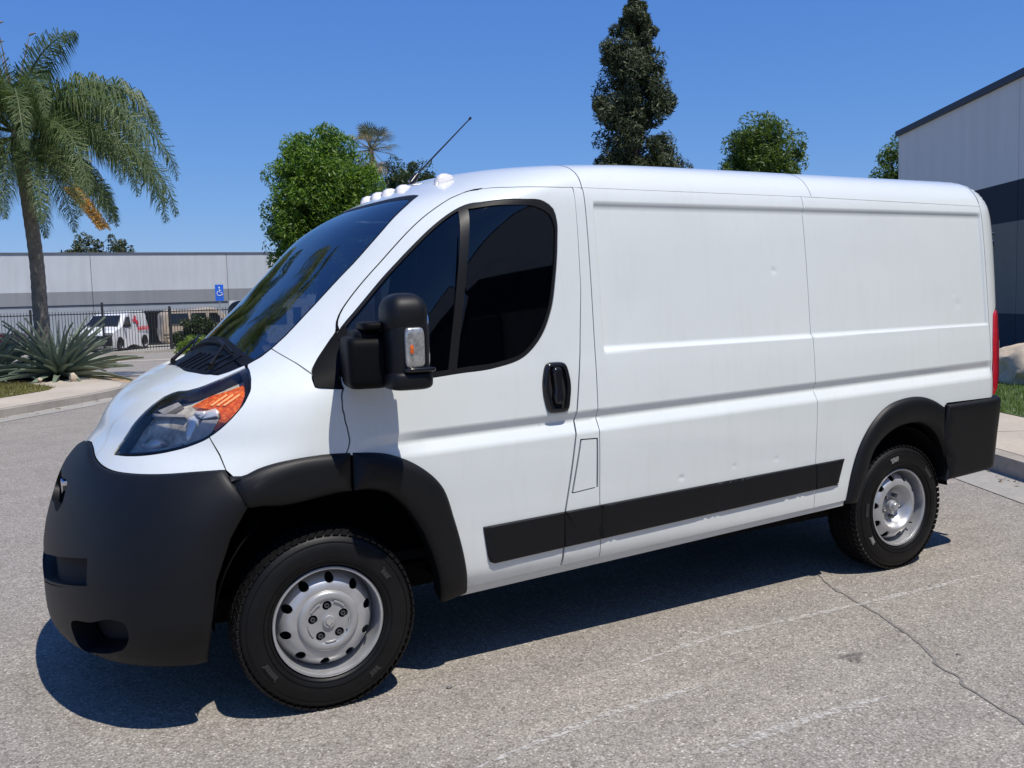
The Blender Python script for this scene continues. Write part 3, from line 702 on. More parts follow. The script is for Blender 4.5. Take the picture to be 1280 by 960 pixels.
# inner dark shell closing the seams
shell = []
def band(lo, hi, xa, xb, n=60):
    xs_ = np.linspace(xa, xb, n); return uz([(x, lo(x)) for x in xs_] + [(x, hi(x)) for x in xs_[::-1]])
opt = dict(gap=0, off=-.02, skirt=0, smooth_n=True, mirror=van)
panel('inner_shell', band(lambda x: zsill(x) + .005, lambda x: 2.02 if x < 1.4 else 2.12, 1.155, 2.955), MT['dark'], van, **opt)
panel('inner_shell', uz([(2.955, .50), (2.955, 2.13), (4.235, 2.12), (4.235, 1.03), (3.6, 1.04), (3.45, 1.045), (3.2, .99), (3.06, .86), (2.985, .68)]), MT['dark'], van, **opt)
panel('inner_shell', uz([(.64, .41), (1.155, .43), (1.155, 1.30), (.11, 1.30), (.11, 1.075), (.3, 1.05), (.45, .97), (.56, .83), (.62, .6)]), MT['dark'], van, **opt)
panel('inner_shell', uz([(-.30, 1.03), (.11, 1.075), (.11, 1.29), (-.10, 1.33)]) + [(1.16, 1.33), (1.08, 1.17)], MT['dark'], van, **opt)

# headlamp: bowl, reflectors, amber part, clear lens
hb = panel('headlamp', inset(hl_uz, -.004), MT['lamp_dark'], van, gap=0, off=-.050, skirt=0, dense=2)
hb['label'] = 'clear wraparound headlamp with amber outer end'
hbR = link('headlamp', mesh('headlamp', [(v.co.x, -v.co.y, v.co.z) for v in hb.data.vertices], [tuple(p_.vertices)[::-1] for p_ in hb.data.polygons], True), MT['lamp_dark'], van)
hln = inset(hl_uz, -.001)
panel('lamp_rim', hln, MT['gloss_black'], hb, holes=[inset(hl_uz, .013)], gap=0, off=-.005, skirt=.05, mirror=hbR)
panel('lamp_lens', inset(hl_uz, .003), MT['lens'], hb, gap=0, off=.002, skirt=.003, dense=2, mirror=hbR)
amb = [(0.6983, 1.2629), (0.7094, 1.2779), (0.7334, 1.3046), (0.7969, 1.3255), (0.8436, 1.3528), (0.8999, 1.3372), (0.9755, 1.2944), (1.0155, 1.251), (1.009, 1.2013), (0.9733, 1.1687), (0.9527, 1.1775), (0.9472, 1.222), (0.9109, 1.2424), (0.8215, 1.2563)]
panel('amber_reflector', amb, MT['orange'], hb, gap=0, off=-.016, skirt=.03, mirror=hbR)
for uu in (.828, .866, .905):
    panel('amber_facet', [(uu - .012, 1.268), (uu + .006, 1.266), (uu + .016, 1.305), (uu - .004, 1.310)], MT['pale_orange'], hb, gap=0, off=-.011, skirt=.006, mirror=hbR)
panel('lamp_band', [(0.7409, 1.246), (0.8211, 1.2475), (0.8698, 1.2568), (0.9067, 1.2453), (0.9253, 1.2248), (0.839, 1.2181), (0.8028, 1.2264)], MT['lamp_silver'], hb, gap=0, off=-.014, pill=.008, pw=.012, skirt=.03, dense=3, mirror=hbR)
panel('lamp_reflector', [(0.8427, 1.2151), (0.9371, 1.219), (0.9465, 1.1685), (0.9056, 1.129), (0.8139, 1.112), (0.8369, 1.1458)], MT['lamp_grey'], hb, gap=0, off=-.020, skirt=.03, mirror=hbR)
panel('lamp_prism', [(0.7129, 1.2304), (0.7603, 1.2375), (0.8109, 1.2206), (0.8352, 1.1549), (0.8282, 1.1244), (0.7928, 1.1386), (0.7581, 1.1894)], MT['lamp_silver'], hb, gap=0, off=-.030, pill=.014, pw=.025, skirt=.03, dense=3, mirror=hbR)
panel('lamp_shelf', [(0.4359, 1.2302), (0.6874, 1.2367), (0.7017, 1.2271), (0.4544, 1.2198)], MT['lamp_grey'], hb, gap=0, off=-.025, skirt=.02, mirror=hbR)
panel('lamp_projector', catmull([(0.4445, 1.1173), (0.5528, 1.1215), (0.5717, 1.1352), (0.6214, 1.1347), (0.6653, 1.1184), (0.6365, 1.1018), (0.5273, 1.0983)], .02, closed=True), MT['lamp_silver'], hb, gap=0, off=-.035, pill=.02, pw=.02, skirt=.03, dense=3, mirror=hbR)
panel('lamp_glint', [(0.445, 1.245), (0.5264, 1.2846), (0.5819, 1.2745), (0.5334, 1.2331)], MT['lamp_grey'], hb, gap=0, off=-.028, skirt=.02, mirror=hbR)  # light reflection in the upper lamp, put in as a pale grey panel
panel('lamp_visor', [(.47, 1.076), (.69, 1.094), (.80, 1.116), (.79, 1.124), (.68, 1.102), (.47, 1.084)], MT['lamp_grey'], hb, gap=0, off=-.022, skirt=.02, mirror=hbR)
# wheel wells, underbody
def arcwell(cx, cz, r, a0, a1, y0, y1, sgn):
    V = []; F = []; n = 28
    for i in range(n + 1):
        a = a0 + (a1 - a0) * i / n
        V += [(cx + r * math.cos(a), y0, cz + r * math.sin(a)), (cx + r * math.cos(a), y1, cz + r * math.sin(a))]
    for i in range(n): F.append((2 * i, 2 * i + 1, 2 * i + 3, 2 * i + 2))
    c = len(V); V.append((cx, y1, cz))
    for i in range(n): F.append((2 * i + 1, c, 2 * i + 3))
    return V, F
for s in (-1, 1):
    for cx, r, a0, a1 in ((.075, .530, .02, PI - .02), (3.44, .440, .10, PI - .10)):
        V, F = arcwell(cx, .40, r, a0, a1, s * .985, s * .55, s); 
        link('wheel_well', mesh('wheel_well', V, F, True), MT['body_dark'], van)
bm = bmesh.new(); bbox(bm, .62, 2.98, -.88, .88, .36, .46); bbox(bm, -.75, 4.1, -.55, .55, .30, .44); bbox(bm, 3.9, 4.36, -.86, .86, .50, .60)
bm_obj('underbody', bm, MT['body_dark'], van)
bm = bmesh.new(); bbox(bm, -.06, .06, -.80, .80, .32, .38); bbox(bm, 3.39, 3.51, -.80, .80, .30, .38); bm_obj('axle', bm, MT['body_dark'], van)
# cabin: floor, dash, seats, wheel, bulkhead
bm = bmesh.new(); bbox(bm, 1.40, 1.43, -.86, .86, .5, 2.10); bm_obj('bulkhead', bm, MT['dash'], van)
bm = bmesh.new(); bbox(bm, -.2, 1.39, -.84, .84, .52, .56); bm_obj('cabin_floor', bm, MT['body_dark'], van)
bm = bmesh.new(); bbox(bm, -.16, .34, -.80, .80, 1.12, 1.33); bm_obj('dashboard', bm, MT['dash'], van, bevel=.06, seg=3, smooth=True)
for sy in (-.48, .48):
    bm = bmesh.new(); bbox(bm, .62, 1.12, sy - .25, sy + .25, .90, 1.06); bbox(bm, 1.05, 1.20, sy - .24, sy + .24, 1.02, 1.62); bbox(bm, 1.08, 1.18, sy - .13, sy + .13, 1.66, 1.86); bbox(bm, 1.12, 1.14, sy - .06, sy + .06, 1.6, 1.7)
    bm_obj('seat', bm, MT['fabric'], van, bevel=.04, seg=3, smooth=True)
A = Acc(); V, F = [], []
for i in range(32):
    a = 2 * PI * i / 32
    for k in range(8):
        b = 2 * PI * k / 8; R_ = .19 + .015 * math.cos(b)
        q = Vector((.015 * math.sin(b), R_ * math.cos(a), R_ * math.sin(a))); q.rotate(Matrix.Rotation(-.6, 3, 'Y')); V.append((.50 + q.x, -.45 + q.y, 1.32 + q.z))
for i in range(32):
    for k in range(8): F.append((i * 8 + k, i * 8 + (k + 1) % 8, ((i + 1) % 32) * 8 + (k + 1) % 8, ((i + 1) % 32) * 8 + k))
A.add((V, F)); A.add(tube([(.50, -.45, 1.32), (.30, -.45, 1.20)], .03)); A.add(tube([(.50, -.63, 1.33), (.49, -.45, 1.31), (.50, -.27, 1.33)], .018))
A.obj('steering_wheel', MT['black'], van)

# wipers
for (y0, y1, z0) in ((-.50, -.02, 1.405), (.08, .56, 1.402)):
    A = Acc(); pts = []
    for s in np.linspace(0, 1, 9):
        y = y0 + (y1 - y0) * s; z = z0 + .035 + .05 * math.sin(s * PI * .6)
        q = P(-math.copysign(Uy(y, z), y) if y > 0 else Uy(y, z), z); pts.append((q[0] - .018, q[1], q[2] + .012))
    A.add(tube(pts, .0055, 6)); piv = P(Uy(abs(y0), 1.385) * (1 if y0 < 0 else -1), 1.385)
    A.add(tube([(piv[0] - .0, piv[1], piv[2] + .0), (piv[0] - .008, piv[1], piv[2] + .018)], .013, 12)); A.add(tube([(piv[0] - .008, piv[1], piv[2] + .018), (pts[2][0] - .01, pts[2][1], pts[2][2] + .008), pts[5]], [.009, .007, .005], 8))
    A.obj('wiper', MT['black'], van)
# wiper cranks and cowl ribs seen near the corner of the glass
A = Acc()
for k in range(7):
    y = -.10 - .075 * k; a = P(Uy(abs(y), 1.380), 1.380); b = P(Uy(abs(y) + .02, 1.435), 1.435)
    A.add(tube([(a[0] - .006, a[1], a[2] + .004), (b[0] - .010, b[1], b[2] + .006)], .006, 6))
A.obj('cowl_rib', MT['gloss_black'], van)

# mirror
def rounded_block(nx, sec, name, mat, parent, cx, cy):
    pass
def superbox(c, h, ex, rot=0, nu=36, nv=22, taper=None):
    V = []; F = []
    for j in range(nv + 1):
        ph = -HP + PI * j / nv
        for i in range(nu):
            th = 2 * PI * i / nu
            f = lambda w_, m_: math.copysign(abs(w_)**m_, w_)
            x = f(math.cos(ph), ex[0]) * f(math.cos(th), ex[1]); y = f(math.cos(ph), ex[0]) * f(math.sin(th), ex[1]); z = f(math.sin(ph), ex[0])
            p_ = Vector((x * h[0], y * h[1], z * h[2]))
            if taper: p_ = taper(p_)
            p_.rotate(Matrix.Rotation(rot, 3, 'Z')); V.append((c[0] + p_.x, c[1] + p_.y, c[2] + p_.z))
    for j in range(nv):
        for i in range(nu):
            a = j * nu + i; b = j * nu + (i + 1) % nu; F.append((a, b, b + nu, a + nu))
    return V, F
def mk_mirror(s):
    A = Acc()
    def tp(p_):
        k = 1 - .10 * max(0, p_.z / .18)**2
        return Vector((p_.x * k, p_.y * k, p_.z))
    # main shell and lower lip
    A.add(superbox((.262, s * 1.252, 1.462), (.078, .105, .150), (.42, .5), 0.12 * s))
    root = A.obj('mirror', MT['black'], van)
    A = Acc(); A.add(superbox((.258, s * 1.250, 1.592), (.082, .108, .090), (.75, .55), 0.12 * s)); A.obj('mirror_cap', MT['gloss_black' if False else 'black'], root)
    A = Acc(); A.add(superbox((.262, s * 1.254, 1.352), (.088, .112, .040), (.5, .5), .12 * s)); A.obj('mirror_foot', MT['black'], root)
    # arm
    A = Acc()
    A.add(superbox((.158, s * 1.075, 1.418), (.082, .160, .102), (.30, .30), 0.22 * s))
    A.add(superbox((.170, s * 1.065, 1.505), (.060, .145, .040), (.5, .4), 0.22 * s))
    A.add(superbox((.17, s * 1.14, 1.558), (.050, .10, .018), (.5, .5), 0.2 * s))
    A.obj('mirror_arm', MT['dull_black'], root)
    # signal lamp on the outboard face
    A = Acc(); A.add(superbox((.256, s * 1.350, 1.476), (.038, .024, .076), (.35, .35), 0.10 * s)); A.obj('turn_signal', MT['signal'], root)
    A = Acc(); A.add(superbox((.238, s * 1.3735, 1.470), (.007, .004, .018), (.6, .6), 0.1 * s)); A.obj('signal_bulb', MT['orange'], root)
    A = Acc(); A.add(superbox((.275, s * 1.350, 1.392), (.062, .030, .010), (.5, .5), 0.10 * s)); A.obj('mirror_lip', MT['gloss_black'], root)
    A = Acc(); A.add(superbox((.335, s * 1.25, 1.50), (.006, .085, .11), (.4, .3), .12 * s)); A.obj('mirror_glass', MT['chrome'], root)
mk_mirror(-1); mk_mirror(1)

# roof marker lamps and aerial
for my in (-.50, -.17, 0.0, .17, .50):
    base = P(Uy(abs(my), 2.200) * (1 if my < 0 else -1), 2.200); mx, mz = float(base[0]), 2.200
    V = []; F = []
    prof = [(-.034, -.022), (-.031, .012), (-.022, .022), (-.006, .025), (.018, .018), (.044, .002), (.052, -.020)]
    for j, (px_, pz_) in enumerate(prof):
        for wv, hv in ((-.024, 0), (-.020, .85), (-.010, 1), (.010, 1), (.020, .85), (.024, 0)):
            V.append((mx + .01 + px_, my + wv, mz - .010 * (abs(my) < .3) + .006 * (abs(my) > .3) - .022 + (pz_ + .022) * hv + .40 * (px_ + .04)))
    for j in range(len(prof) - 1):
        for k in range(5): a = j * 6 + k; F.append((a, a + 1, a + 7, a + 6))
    F += [(0, 1, 2, 3, 4, 5)[::-1]]
    o = link('marker_lamp', mesh('marker_lamp', V, F, True), MT['marker'], van)
A = Acc(); A.add(tube([(.86, 0, 2.262), (.90, 0, 2.312)], [.024, .010], 10)); A.add(tube([(.895, 0, 2.31), (1.212, 0, 2.612)], [.0055, .0035], 6)); A.add(tube([(1.212, 0, 2.612), (1.222, 0, 2.622)], .007, 6))
A.obj('roof_aerial', MT['gloss_black'], van)

# ------------------------------------------------------------------ wheels
def disc_mesh(Rout, Rin, holes, prof, nseg=72, depth=.01, rings=6):
    """flat annulus with holes in (X,Z); y from profile(r); hole edges turned in."""
    lo = [(Rout * math.cos(2 * PI * i / nseg), Rout * math.sin(2 * PI * i / nseg)) for i in range(nseg)]
    loops = [lo]
    if Rin: loops.append([(Rin * math.cos(2 * PI * i / 40), Rin * math.sin(2 * PI * i / 40)) for i in range(40)])
    for (hx, hz, hr) in holes: loops.append([(hx + hr * math.cos(2 * PI * i / 18), hz + hr * math.sin(2 * PI * i / 18)) for i in range(18)])
    vs = []; es = []
    for L_ in loops:
        o = len(vs); vs += [Vector(v) for v in L_]; es += [(o + i, o + (i + 1) % len(L_)) for i in range(len(L_))]
    G = []
    for r in np.linspace(Rin + .008 if Rin else .006, Rout - .006, max(2, int((Rout - Rin) / .007))):
        n = max(8, int(2 * PI * r / .010)); G += [(r * math.cos(2 * PI * i / n), r * math.sin(2 * PI * i / n)) for i in range(n)]
    G = np.array(G)
    for (hx, hz, hr) in holes: G = G[np.hypot(G[:, 0] - hx, G[:, 1] - hz) > hr + .003]
    vs += [Vector((float(a), float(b))) for a, b in G]
    r = geometry.delaunay_2d_cdt(vs, es, [], 1, 1e-7)
    ov = [(v.x, v.y) for v in r[0]]; ova = np.array(ov)
    ce = np.array([ova[list(t)].mean(0) for t in r[2]]); kp = np.hypot(ce[:, 0], ce[:, 1]) > Rin * .996 if Rin else np.ones(len(ce), bool)
    for (hx, hz, hr) in holes: kp &= np.hypot(ce[:, 0] - hx, ce[:, 1] - hz) > hr * .97
    T2 = [t for t, k_ in zip(r[2], kp) if k_]
    V = [(a, -prof(math.hypot(a, b)), b) for a, b in ov]; F = []
    for t in T2:
        a, b, c = [Vector(V[i]) for i in t[:3]]
        F.append(tuple(t) if (b - a).cross(c - a).y < 0 else tuple(t[::-1]))
    cnt = {}
    for f in F:
        for i in range(len(f)): cnt[(f[i], f[(i + 1) % len(f)])] = 1
    sk = {}
    for (a, b) in [e for e in cnt if (e[1], e[0]) not in cnt]:
        for i in (a, b):
            if i not in sk: sk[i] = len(V); V.append(V[i]); V.append((V[i][0], V[i][1] + depth, V[i][2]))
        F.append((sk[b], sk[a], sk[a] + 1, sk[b] + 1))
    return V, F
def mk_wheel(capped, marks):
    hub = Acc(); hub.add(lathe([(.0, -.02), (.15, -.02), (.15, -.10), (0, -.10)], 32)); root = hub.obj('wheel', MT['body_dark'], van)
    # tyre carcass; o outward
    pr = [(.222, .080), (.2290, .098), (.2360, .109), (.250, .1175), (.285, .1225), (.315, .118), (.338, .108), (.352, .098), (.360, .088), (.364, .070), (.3665, .03), (.367, 0)]
    pr = pr + [(r, -o) for r, o in pr[::-1][1:]]
    A = Acc(); A.add(lathe(pr, 96)); ty = A.obj('tyre', MT['tyre'], root)
    # tread blocks
    V = []; F = []
    n = 68
    for i in range(n):
        for row, (o0, o1) in enumerate(((.070, .1035), (.034, .062), (-.016, .016), (-.062, -.034), (-.1035, -.070))):
            a0 = 2 * PI * (i + (.5 if row % 2 else 0)) / n; a1 = a0 + 2 * PI / n * .74; sk_ = .010 * (1 if row % 2 else -1)
            b = len(V)
            rt0 = .3735; 
            for (o, rr) in ((o0, rt0 if o0 > -.07 else .3655), (o1, rt0 if o1 < .07 else .3655)):
                for a in (a0 + sk_ * (1 if o == o0 else -1) / .37, a1 + sk_ * (1 if o == o0 else -1) / .37):
                    V.append((.356 * math.cos(a), -o, .356 * math.sin(a))); V.append((rr * math.cos(a), -o, rr * math.sin(a)))
            # verts b: (o0,a0,in),(o0,a0,out),(o0,a1,in),(o0,a1,out),(o1...)
            F += [(b + 1, b + 3, b + 7, b + 5), (b, b + 2, b + 3, b + 1), (b + 4, b + 5, b + 7, b + 6), (b, b + 1, b + 5, b + 4), (b + 2, b + 6, b + 7, b + 3)]
    tb = link('tread', mesh('tread', V, F), MT['tyre'], root); tb['kind'] = 'stuff'
    # raised rings on the sidewall
    A = Acc()
    for r, o in ((.330, .1125), (.262, .1215), (.243, .1155)):
        A.add(lathe([(r - .002, o - .003), (r - .001, o + .0022), (r + .001, o + .0022), (r + .002, o - .004)], 96))
    A.obj('sidewall_ring', MT['tyre'], root)
    # raised moulded marks
    for (a_, dr_, cnt_, white) in marks:
        A = Acc()
        for k in range(cnt_):
            a = a_ + k * .052
            for (da, r0, r1) in ((0, .282, .306), (.016, .282, .306), (.008, .300, .306)):
                w_ = .0035 if da != .008 else .010
                c0, s0 = math.cos(a + da), math.sin(a + da)
                b = len(A.V); tx, tz = -s0, c0
                VV = []
                for rr in (r0, r1):
                    for sg in (-1, 1):
                        VV.append((rr * c0 + tx * w_ * sg, -.1185, rr * s0 + tz * w_ * sg)); VV.append((rr * c0 + tx * w_ * sg, -.1245, rr * s0 + tz * w_ * sg))
                A.add((VV, [(1, 3, 7, 5), (0, 1, 5, 4), (2, 6, 7, 3), (0, 2, 3, 1), (4, 5, 7, 6)]))
        A.obj('raised_mark', MT['tyre_white' if white else 'tyre_mark'], root, smooth=False)
    # rim
    A = Acc()
    A.add(lathe([(.224, .080), (.2275, .095), (.2285, .106), (.2265, .109), (.2275, .106), (.225, .1070), (.2175, .1070), (.2150, .102), (.2145, .088), (.2125, .055), (.209, .020), (.190, -.08)], 96))
    rim = A.obj('rim', MT['steel'], root)
    rh = .173
    holes = [(rh * math.cos(2 * PI * (i + .35) / 10), rh * math.sin(2 * PI * (i + .35) / 10), .0195) for i in range(10)]
    if capped:
        pf = pch([.10, .120, .135, .152, .184, .196, .206], [.080, .088, .090, .086, .060, .034, .012])
        V, F = disc_mesh(.206, .10, holes, pf)
        A = Acc(); A.add((V, F)); A.obj('wheel_disc', MT['steel'], root)
        lug = [(.066 * math.cos(2 * PI * (i + .30) / 5), .066 * math.sin(2 * PI * (i + .30) / 5), .0195) for i in range(5)]
        pc = pch([0, .030, .034, .045, .088, .094, .106, .118, .126, .129], [.103, .103, .0995, .099, .098, .104, .105, .102, .093, .084])
        V, F = disc_mesh(.129, 0, lug, pc, depth=.022)
        A = Acc(); A.add((V, F)); A.obj('hub_cap', MT['cap'], root)
        A = Acc(); A.add(lathe([(0, .062), (.09, .062)], 32)); A.obj('cap_back', MT['dark'], root)
        for (lx, lz, _) in lug:
            A = Acc(); V, F = lathe([(.0, .086), (.006, .086), (.007, .096), (.0105, .096), (.0115, .065)], 6); V = [(x + lx, y, z + lz) for x, y, z in V]; A.add((V, F)); A.obj('lug_nut', MT['nut'], root, smooth=False)
        for k in range(5):
            a = 2 * PI * (k + .80) / 5; A = Acc()
            V = []; F = []
            for i in range(7):
                b = a - .28 + .56 * i / 6
                for rr, oo in ((.080, .099), (.082, .1045), (.087, .1045), (.089, .102)): V.append((rr * math.cos(b), -oo, rr * math.sin(b)))
            for i in range(6):
                for j in range(3): c = i * 4 + j; F.append((c, c + 4, c + 5, c + 1))
            A.add((V, F)); A.obj('cap_rib', MT['cap'], root)
        # small emblem: chrome shield with two curled arms
        A = Acc(); A.add(lathe([(0, .1085), (.024, .1085), (.027, .103)], 32)); A.obj('cap_centre', MT['cap'], root)
        sh_ = [(0, -.016), (.008, -.006), (.014, .0), (.016, .009), (.010, .014), (.004, .010), (0, .012)]; sh_ = sh_ + [(-a, b) for a, b in sh_[::-1] if a > 0]
        V = [(a, -.1125, b) for a, b in sh_] + [(a * 1.1, -.108, b * 1.1) for a, b in sh_]; k_ = len(sh_)
        A = Acc(); A.add((V, [tuple(range(k_))] + [(i, i + k_, (i + 1) % k_ + k_, (i + 1) % k_) for i in range(k_)])); A.obj('cap_emblem', MT['chrome'], root, smooth=False)
    else:
        pf = pch([.045, .085, .100, .118, .132, .152, .184, .196, .206], [.030, .032, .045, .080, .093, .088, .062, .034, .012])
        lug = [(.0775 * math.cos(2 * PI * (i + .1) / 5), .0775 * math.sin(2 * PI * (i + .1) / 5), .006) for i in range(5)]
        V, F = disc_mesh(.206, .045, holes, pf); A = Acc(); A.add((V, F)); A.obj('wheel_disc', MT['steel'], root)
        A = Acc(); A.add(lathe([(0, .088), (.018, .088), (.022, .084), (.024, .070), (.032, .064), (.035, .034), (.05, .030)], 40)); A.obj('hub_centre', MT['steel'], root)
        for (lx, lz, _) in lug:
            A = Acc(); V, F = lathe([(0, .062), (.009, .062), (.012, .058), (.0125, .030)], 6); V = [(x + lx * .85, y, z + lz * .85) for x, y, z in V]; A.add((V, F)); A.obj('lug_nut', MT['nut'], root, smooth=False)
    A = Acc(); A.add(lathe([(.195, -.0), (.0, -.0)], 40)); A.obj('brake_shield', MT['dark'], root)
    # valve
    A = Acc(); a = -.35; A.add(tube([(.19 * math.cos(a), -.05, .19 * math.sin(a)), (.178 * math.cos(a), -.085, .178 * math.sin(a))], .004, 8)); A.obj('tyre_valve', MT['seal'], root)
    return root
def copy_tree(o, parent=None):
    c = o.copy(); COL.objects.link(c)
    if parent is not None: c.parent = parent
    for ch in list(o.children): copy_tree(ch, c)
    return c
w1 = mk_wheel(True, ((.55, 0, 3, False), (3.6, 0, 5, False), (5.3, 0, 3, False)))
w1.location = (0, -.888, .366); w1.rotation_euler = (0, 0, -.07)
w2 = copy_tree(w1, van); w2.location = (0, .888, .366); w2.rotation_euler = (0, 0, PI - .07)
w3 = mk_wheel(False, ((2.05, 0, 4, True), (3.3, 0, 5, False), (4.0, 0, 3, True), (.9, 0, 5, False)))
w3.location = (3.45, -.875, .366); w3.rotation_euler = (0, .35, 0)
w4 = copy_tree(w3, van); w4.location = (3.45, .875, .366); w4.rotation_euler = (0, .2, PI)

# ------------------------------------------------------------------ SETTING MATERIALS
def mk_asphalt():
    M = MatB('aged_asphalt'); co = M.coords()
    v = M.node('ShaderNodeTexVoronoi'); v.inputs['Scale'].default_value = 120; M.l.new(co, v.inputs['Vector'])
    sp = M.node('ShaderNodeSeparateColor'); M.l.new(v.outputs['Color'], sp.inputs[0])
    c = M.ramp(sp.outputs[0], [(0.0, (.175, .160, .143)), (.12, (.265, .245, .220)), (.60, (.320, .297, .266)), (.93, (.385, .358, .321)), (1.0, (.56, .525, .48))])
    v2 = M.node('ShaderNodeTexVoronoi'); v2.inputs['Scale'].default_value = 46; M.l.new(co, v2.inputs['Vector'])
    sp2 = M.node('ShaderNodeSeparateColor'); M.l.new(v2.outputs['Color'], sp2.inputs[0])
    c = M.mix(c, M.ramp(sp2.outputs[1], [(0, (.84, .83, .81)), (.5, (.97, .97, .96)), (1, (1.04, 1.03, 1.01))]), .8, 'MULTIPLY')
    c = M.mix(c, (.66, .64, .62), M.ramp(v.outputs['Distance'], [(.35, (0,) * 3), (.75, (1,) * 3)]), 'MULTIPLY')
    big = M.noise(.35, 6, .62, co); med = M.noise(2.2, 6, .68, co); sm = M.noise(16, 5, .75, co)
    c = M.mix(c, (1.10, 1.09, 1.07), M.ramp(big, [(.35, (0,) * 3), (.70, (1,) * 3)]), 'MULTIPLY')
    c = M.mix(c, (.86, .85, .85), M.ramp(med, [(.46, (0,) * 3), (.72, (1,) * 3)]), 'MULTIPLY')
    c = M.mix(c, (.87, .86, .85), M.ramp(sm, [(.52, (0,) * 3), (.72, (1,) * 3)]), 'MULTIPLY')
    # pale wear streaks along the direction of travel
    mp = M.node('ShaderNodeMapping'); mp.inputs['Rotation'].default_value = (0, 0, -.12); mp.inputs['Scale'].default_value = (.22, 2.6, 1); M.l.new(co, mp.inputs[0])
    c = M.mix(c, (1.14, 1.13, 1.11), M.ramp(M.noise(1.6, 5, .6, mp.outputs[0]), [(.55, (0,) * 3), (.68, (1,) * 3)]), 'MULTIPLY')
    M.col(c); M.set(Roughness=.85); M.b.inputs['Specular IOR Level'].default_value = .2
    M.bump(v.outputs['Distance'], .35, .0025); return M.m
MT['asphalt'] = mk_asphalt()
def mk_conc(name, c, s1=.5, sc=18, bd=.003, var=.2):
    M = MatB(name); co = M.coords()
    a = tuple(x * (1 - var) for x in c); b = tuple(x * (1 + var * .6) for x in c)
    k = M.ramp(M.noise(s1, 7, .65, co), [(.3, a), (.7, b)])
    k = M.mix(k, (.7, .69, .66), M.ramp(M.noise(sc, 5, .7, co), [(.5, (0,) * 3), (.8, (1,) * 3)]), 'MULTIPLY')
    M.col(k); M.set(Roughness=.88); M.bump(M.noise(sc * 6, 4, .7, co), .4, bd); return M.m
MT['walk'] = mk_conc('pale_pavement_concrete', (.46, .40, .32))
MT['kerb'] = mk_conc('kerb_concrete', (.36, .32, .27), 1.5)
MT['gutter'] = mk_conc('gutter_concrete', (.33, .31, .275), 1.2)
MT['tan'] = mk_conc('tan_ramp_concrete', (.46, .31, .17), 1.0)
MT['crack'] = simple('old_crack_sealant', (.165, .152, .138), .85, var=.3, vs=20)

def mk_scuff(name='pale_tyre_scuff', c=(.66, .64, .60), a=.62, lo=.44, hi=.60, sc=34):
    M = MatB(name); co = M.coords()
    tr = M.node('ShaderNodeBsdfTransparent'); mx = M.node('ShaderNodeMixShader')
    M.col(c); M.set(Roughness=.9)
    f = M.ramp(M.noise(sc, 6, .8, co), [(lo, (0,) * 3), (hi, (a,) * 3)])
    M.l.new(f, mx.inputs[0]); M.l.new(tr.outputs[0], mx.inputs[1]); M.l.new(M.b.outputs[0], mx.inputs[2]); M.l.new(mx.outputs[0], M.n['Material Output'].inputs[0]); return M.m
MT['scuff'] = mk_scuff()
MT['stain'] = mk_scuff('dark_oil_stain', (.10, .092, .085), .75, .38, .62, 45)
MT['lawn_base'] = simple('lawn_soil_green', (.055, .085, .018), .95, var=.4, vs=4, bump=.5, bs=40, bd=.01)
MT['lawn_dry'] = simple('dry_lawn_olive', (.105, .098, .022), .95, var=.35, vs=2, bump=.5, bs=30, bd=.01)
MT['mulch'] = simple('dark_mulch', (.045, .032, .022), .95, var=.5, vs=12, bump=.8, bs=25, bd=.02)
MT['verge'] = simple('verge_soil', (.10, .095, .055), .95, var=.4, vs=.2, bump=.5, bs=8, bd=.02)
def mk_leaf(name, a, b, c, trans=.25, rough=.45, spec=.4):
    M = MatB(name); g = M.node('ShaderNodeNewGeometry')
    k = M.ramp(g.outputs['Random Per Island'], [(0, a), (.5, b), (1, c)])
    M.col(k); M.set(Roughness=rough); M.b.inputs['Specular IOR Level'].default_value = spec
    tl = M.node('ShaderNodeBsdfTranslucent'); M.l.new(M.mix(k, (1.3, 1.5, .6), 1.0, 'MULTIPLY'), tl.inputs[0])
    mx = M.node('ShaderNodeMixShader'); mx.inputs[0].default_value = trans
    M.l.new(M.b.outputs[0], mx.inputs[1]); M.l.new(tl.outputs[0], mx.inputs[2]); M.l.new(mx.outputs[0], M.n['Material Output'].inputs[0]); return M.m
MT['ficus'] = mk_leaf('ficus_leaf', (.040, .090, .012), (.095, .175, .022), (.21, .31, .04), .38)
MT['pine'] = mk_leaf('pine_needles', (.022, .036, .014), (.045, .062, .024), (.095, .105, .045), .1, .6)
MT['leaf3'] = mk_leaf('bright_leaf', (.040, .075, .014), (.080, .130, .022), (.15, .20, .035), .35)
MT['palm'] = mk_leaf('palm_leaflet', (.065, .105, .040), (.110, .155, .062), (.205, .240, .115), .28, .5, .3)
MT['fan'] = mk_leaf('fan_palm_leaf', (.055, .070, .030), (.085, .095, .045), (.15, .14, .07), .15)
MT['deadfan'] = mk_leaf('dead_fan_leaf', (.30, .21, .09), (.42, .32, .15), (.5, .4, .2), .1)
MT['agave'] = mk_leaf('agave_blade', (.10, .14, .10), (.17, .215, .16), (.30, .335, .235), .05, .4)
MT['hedge'] = mk_leaf('hedge_leaf', (.022, .040, .012), (.038, .062, .016), (.06, .085, .024))
MT['bush'] = mk_leaf('lime_bush_leaf', (.10, .16, .02), (.15, .22, .03), (.22, .29, .05))
MT['grass'] = mk_leaf('grass_blade', (.07, .12, .02), (.10, .17, .03), (.16, .22, .05), .3)
MT['drygrass'] = mk_leaf('dry_grass_blade', (.12, .115, .028), (.16, .145, .035), (.21, .18, .05), .25)
MT['bark'] = simple('grey_palm_bark', (.20, .175, .14), .9, var=.35, vs=6, bump=.8, bs=14, bd=.02)
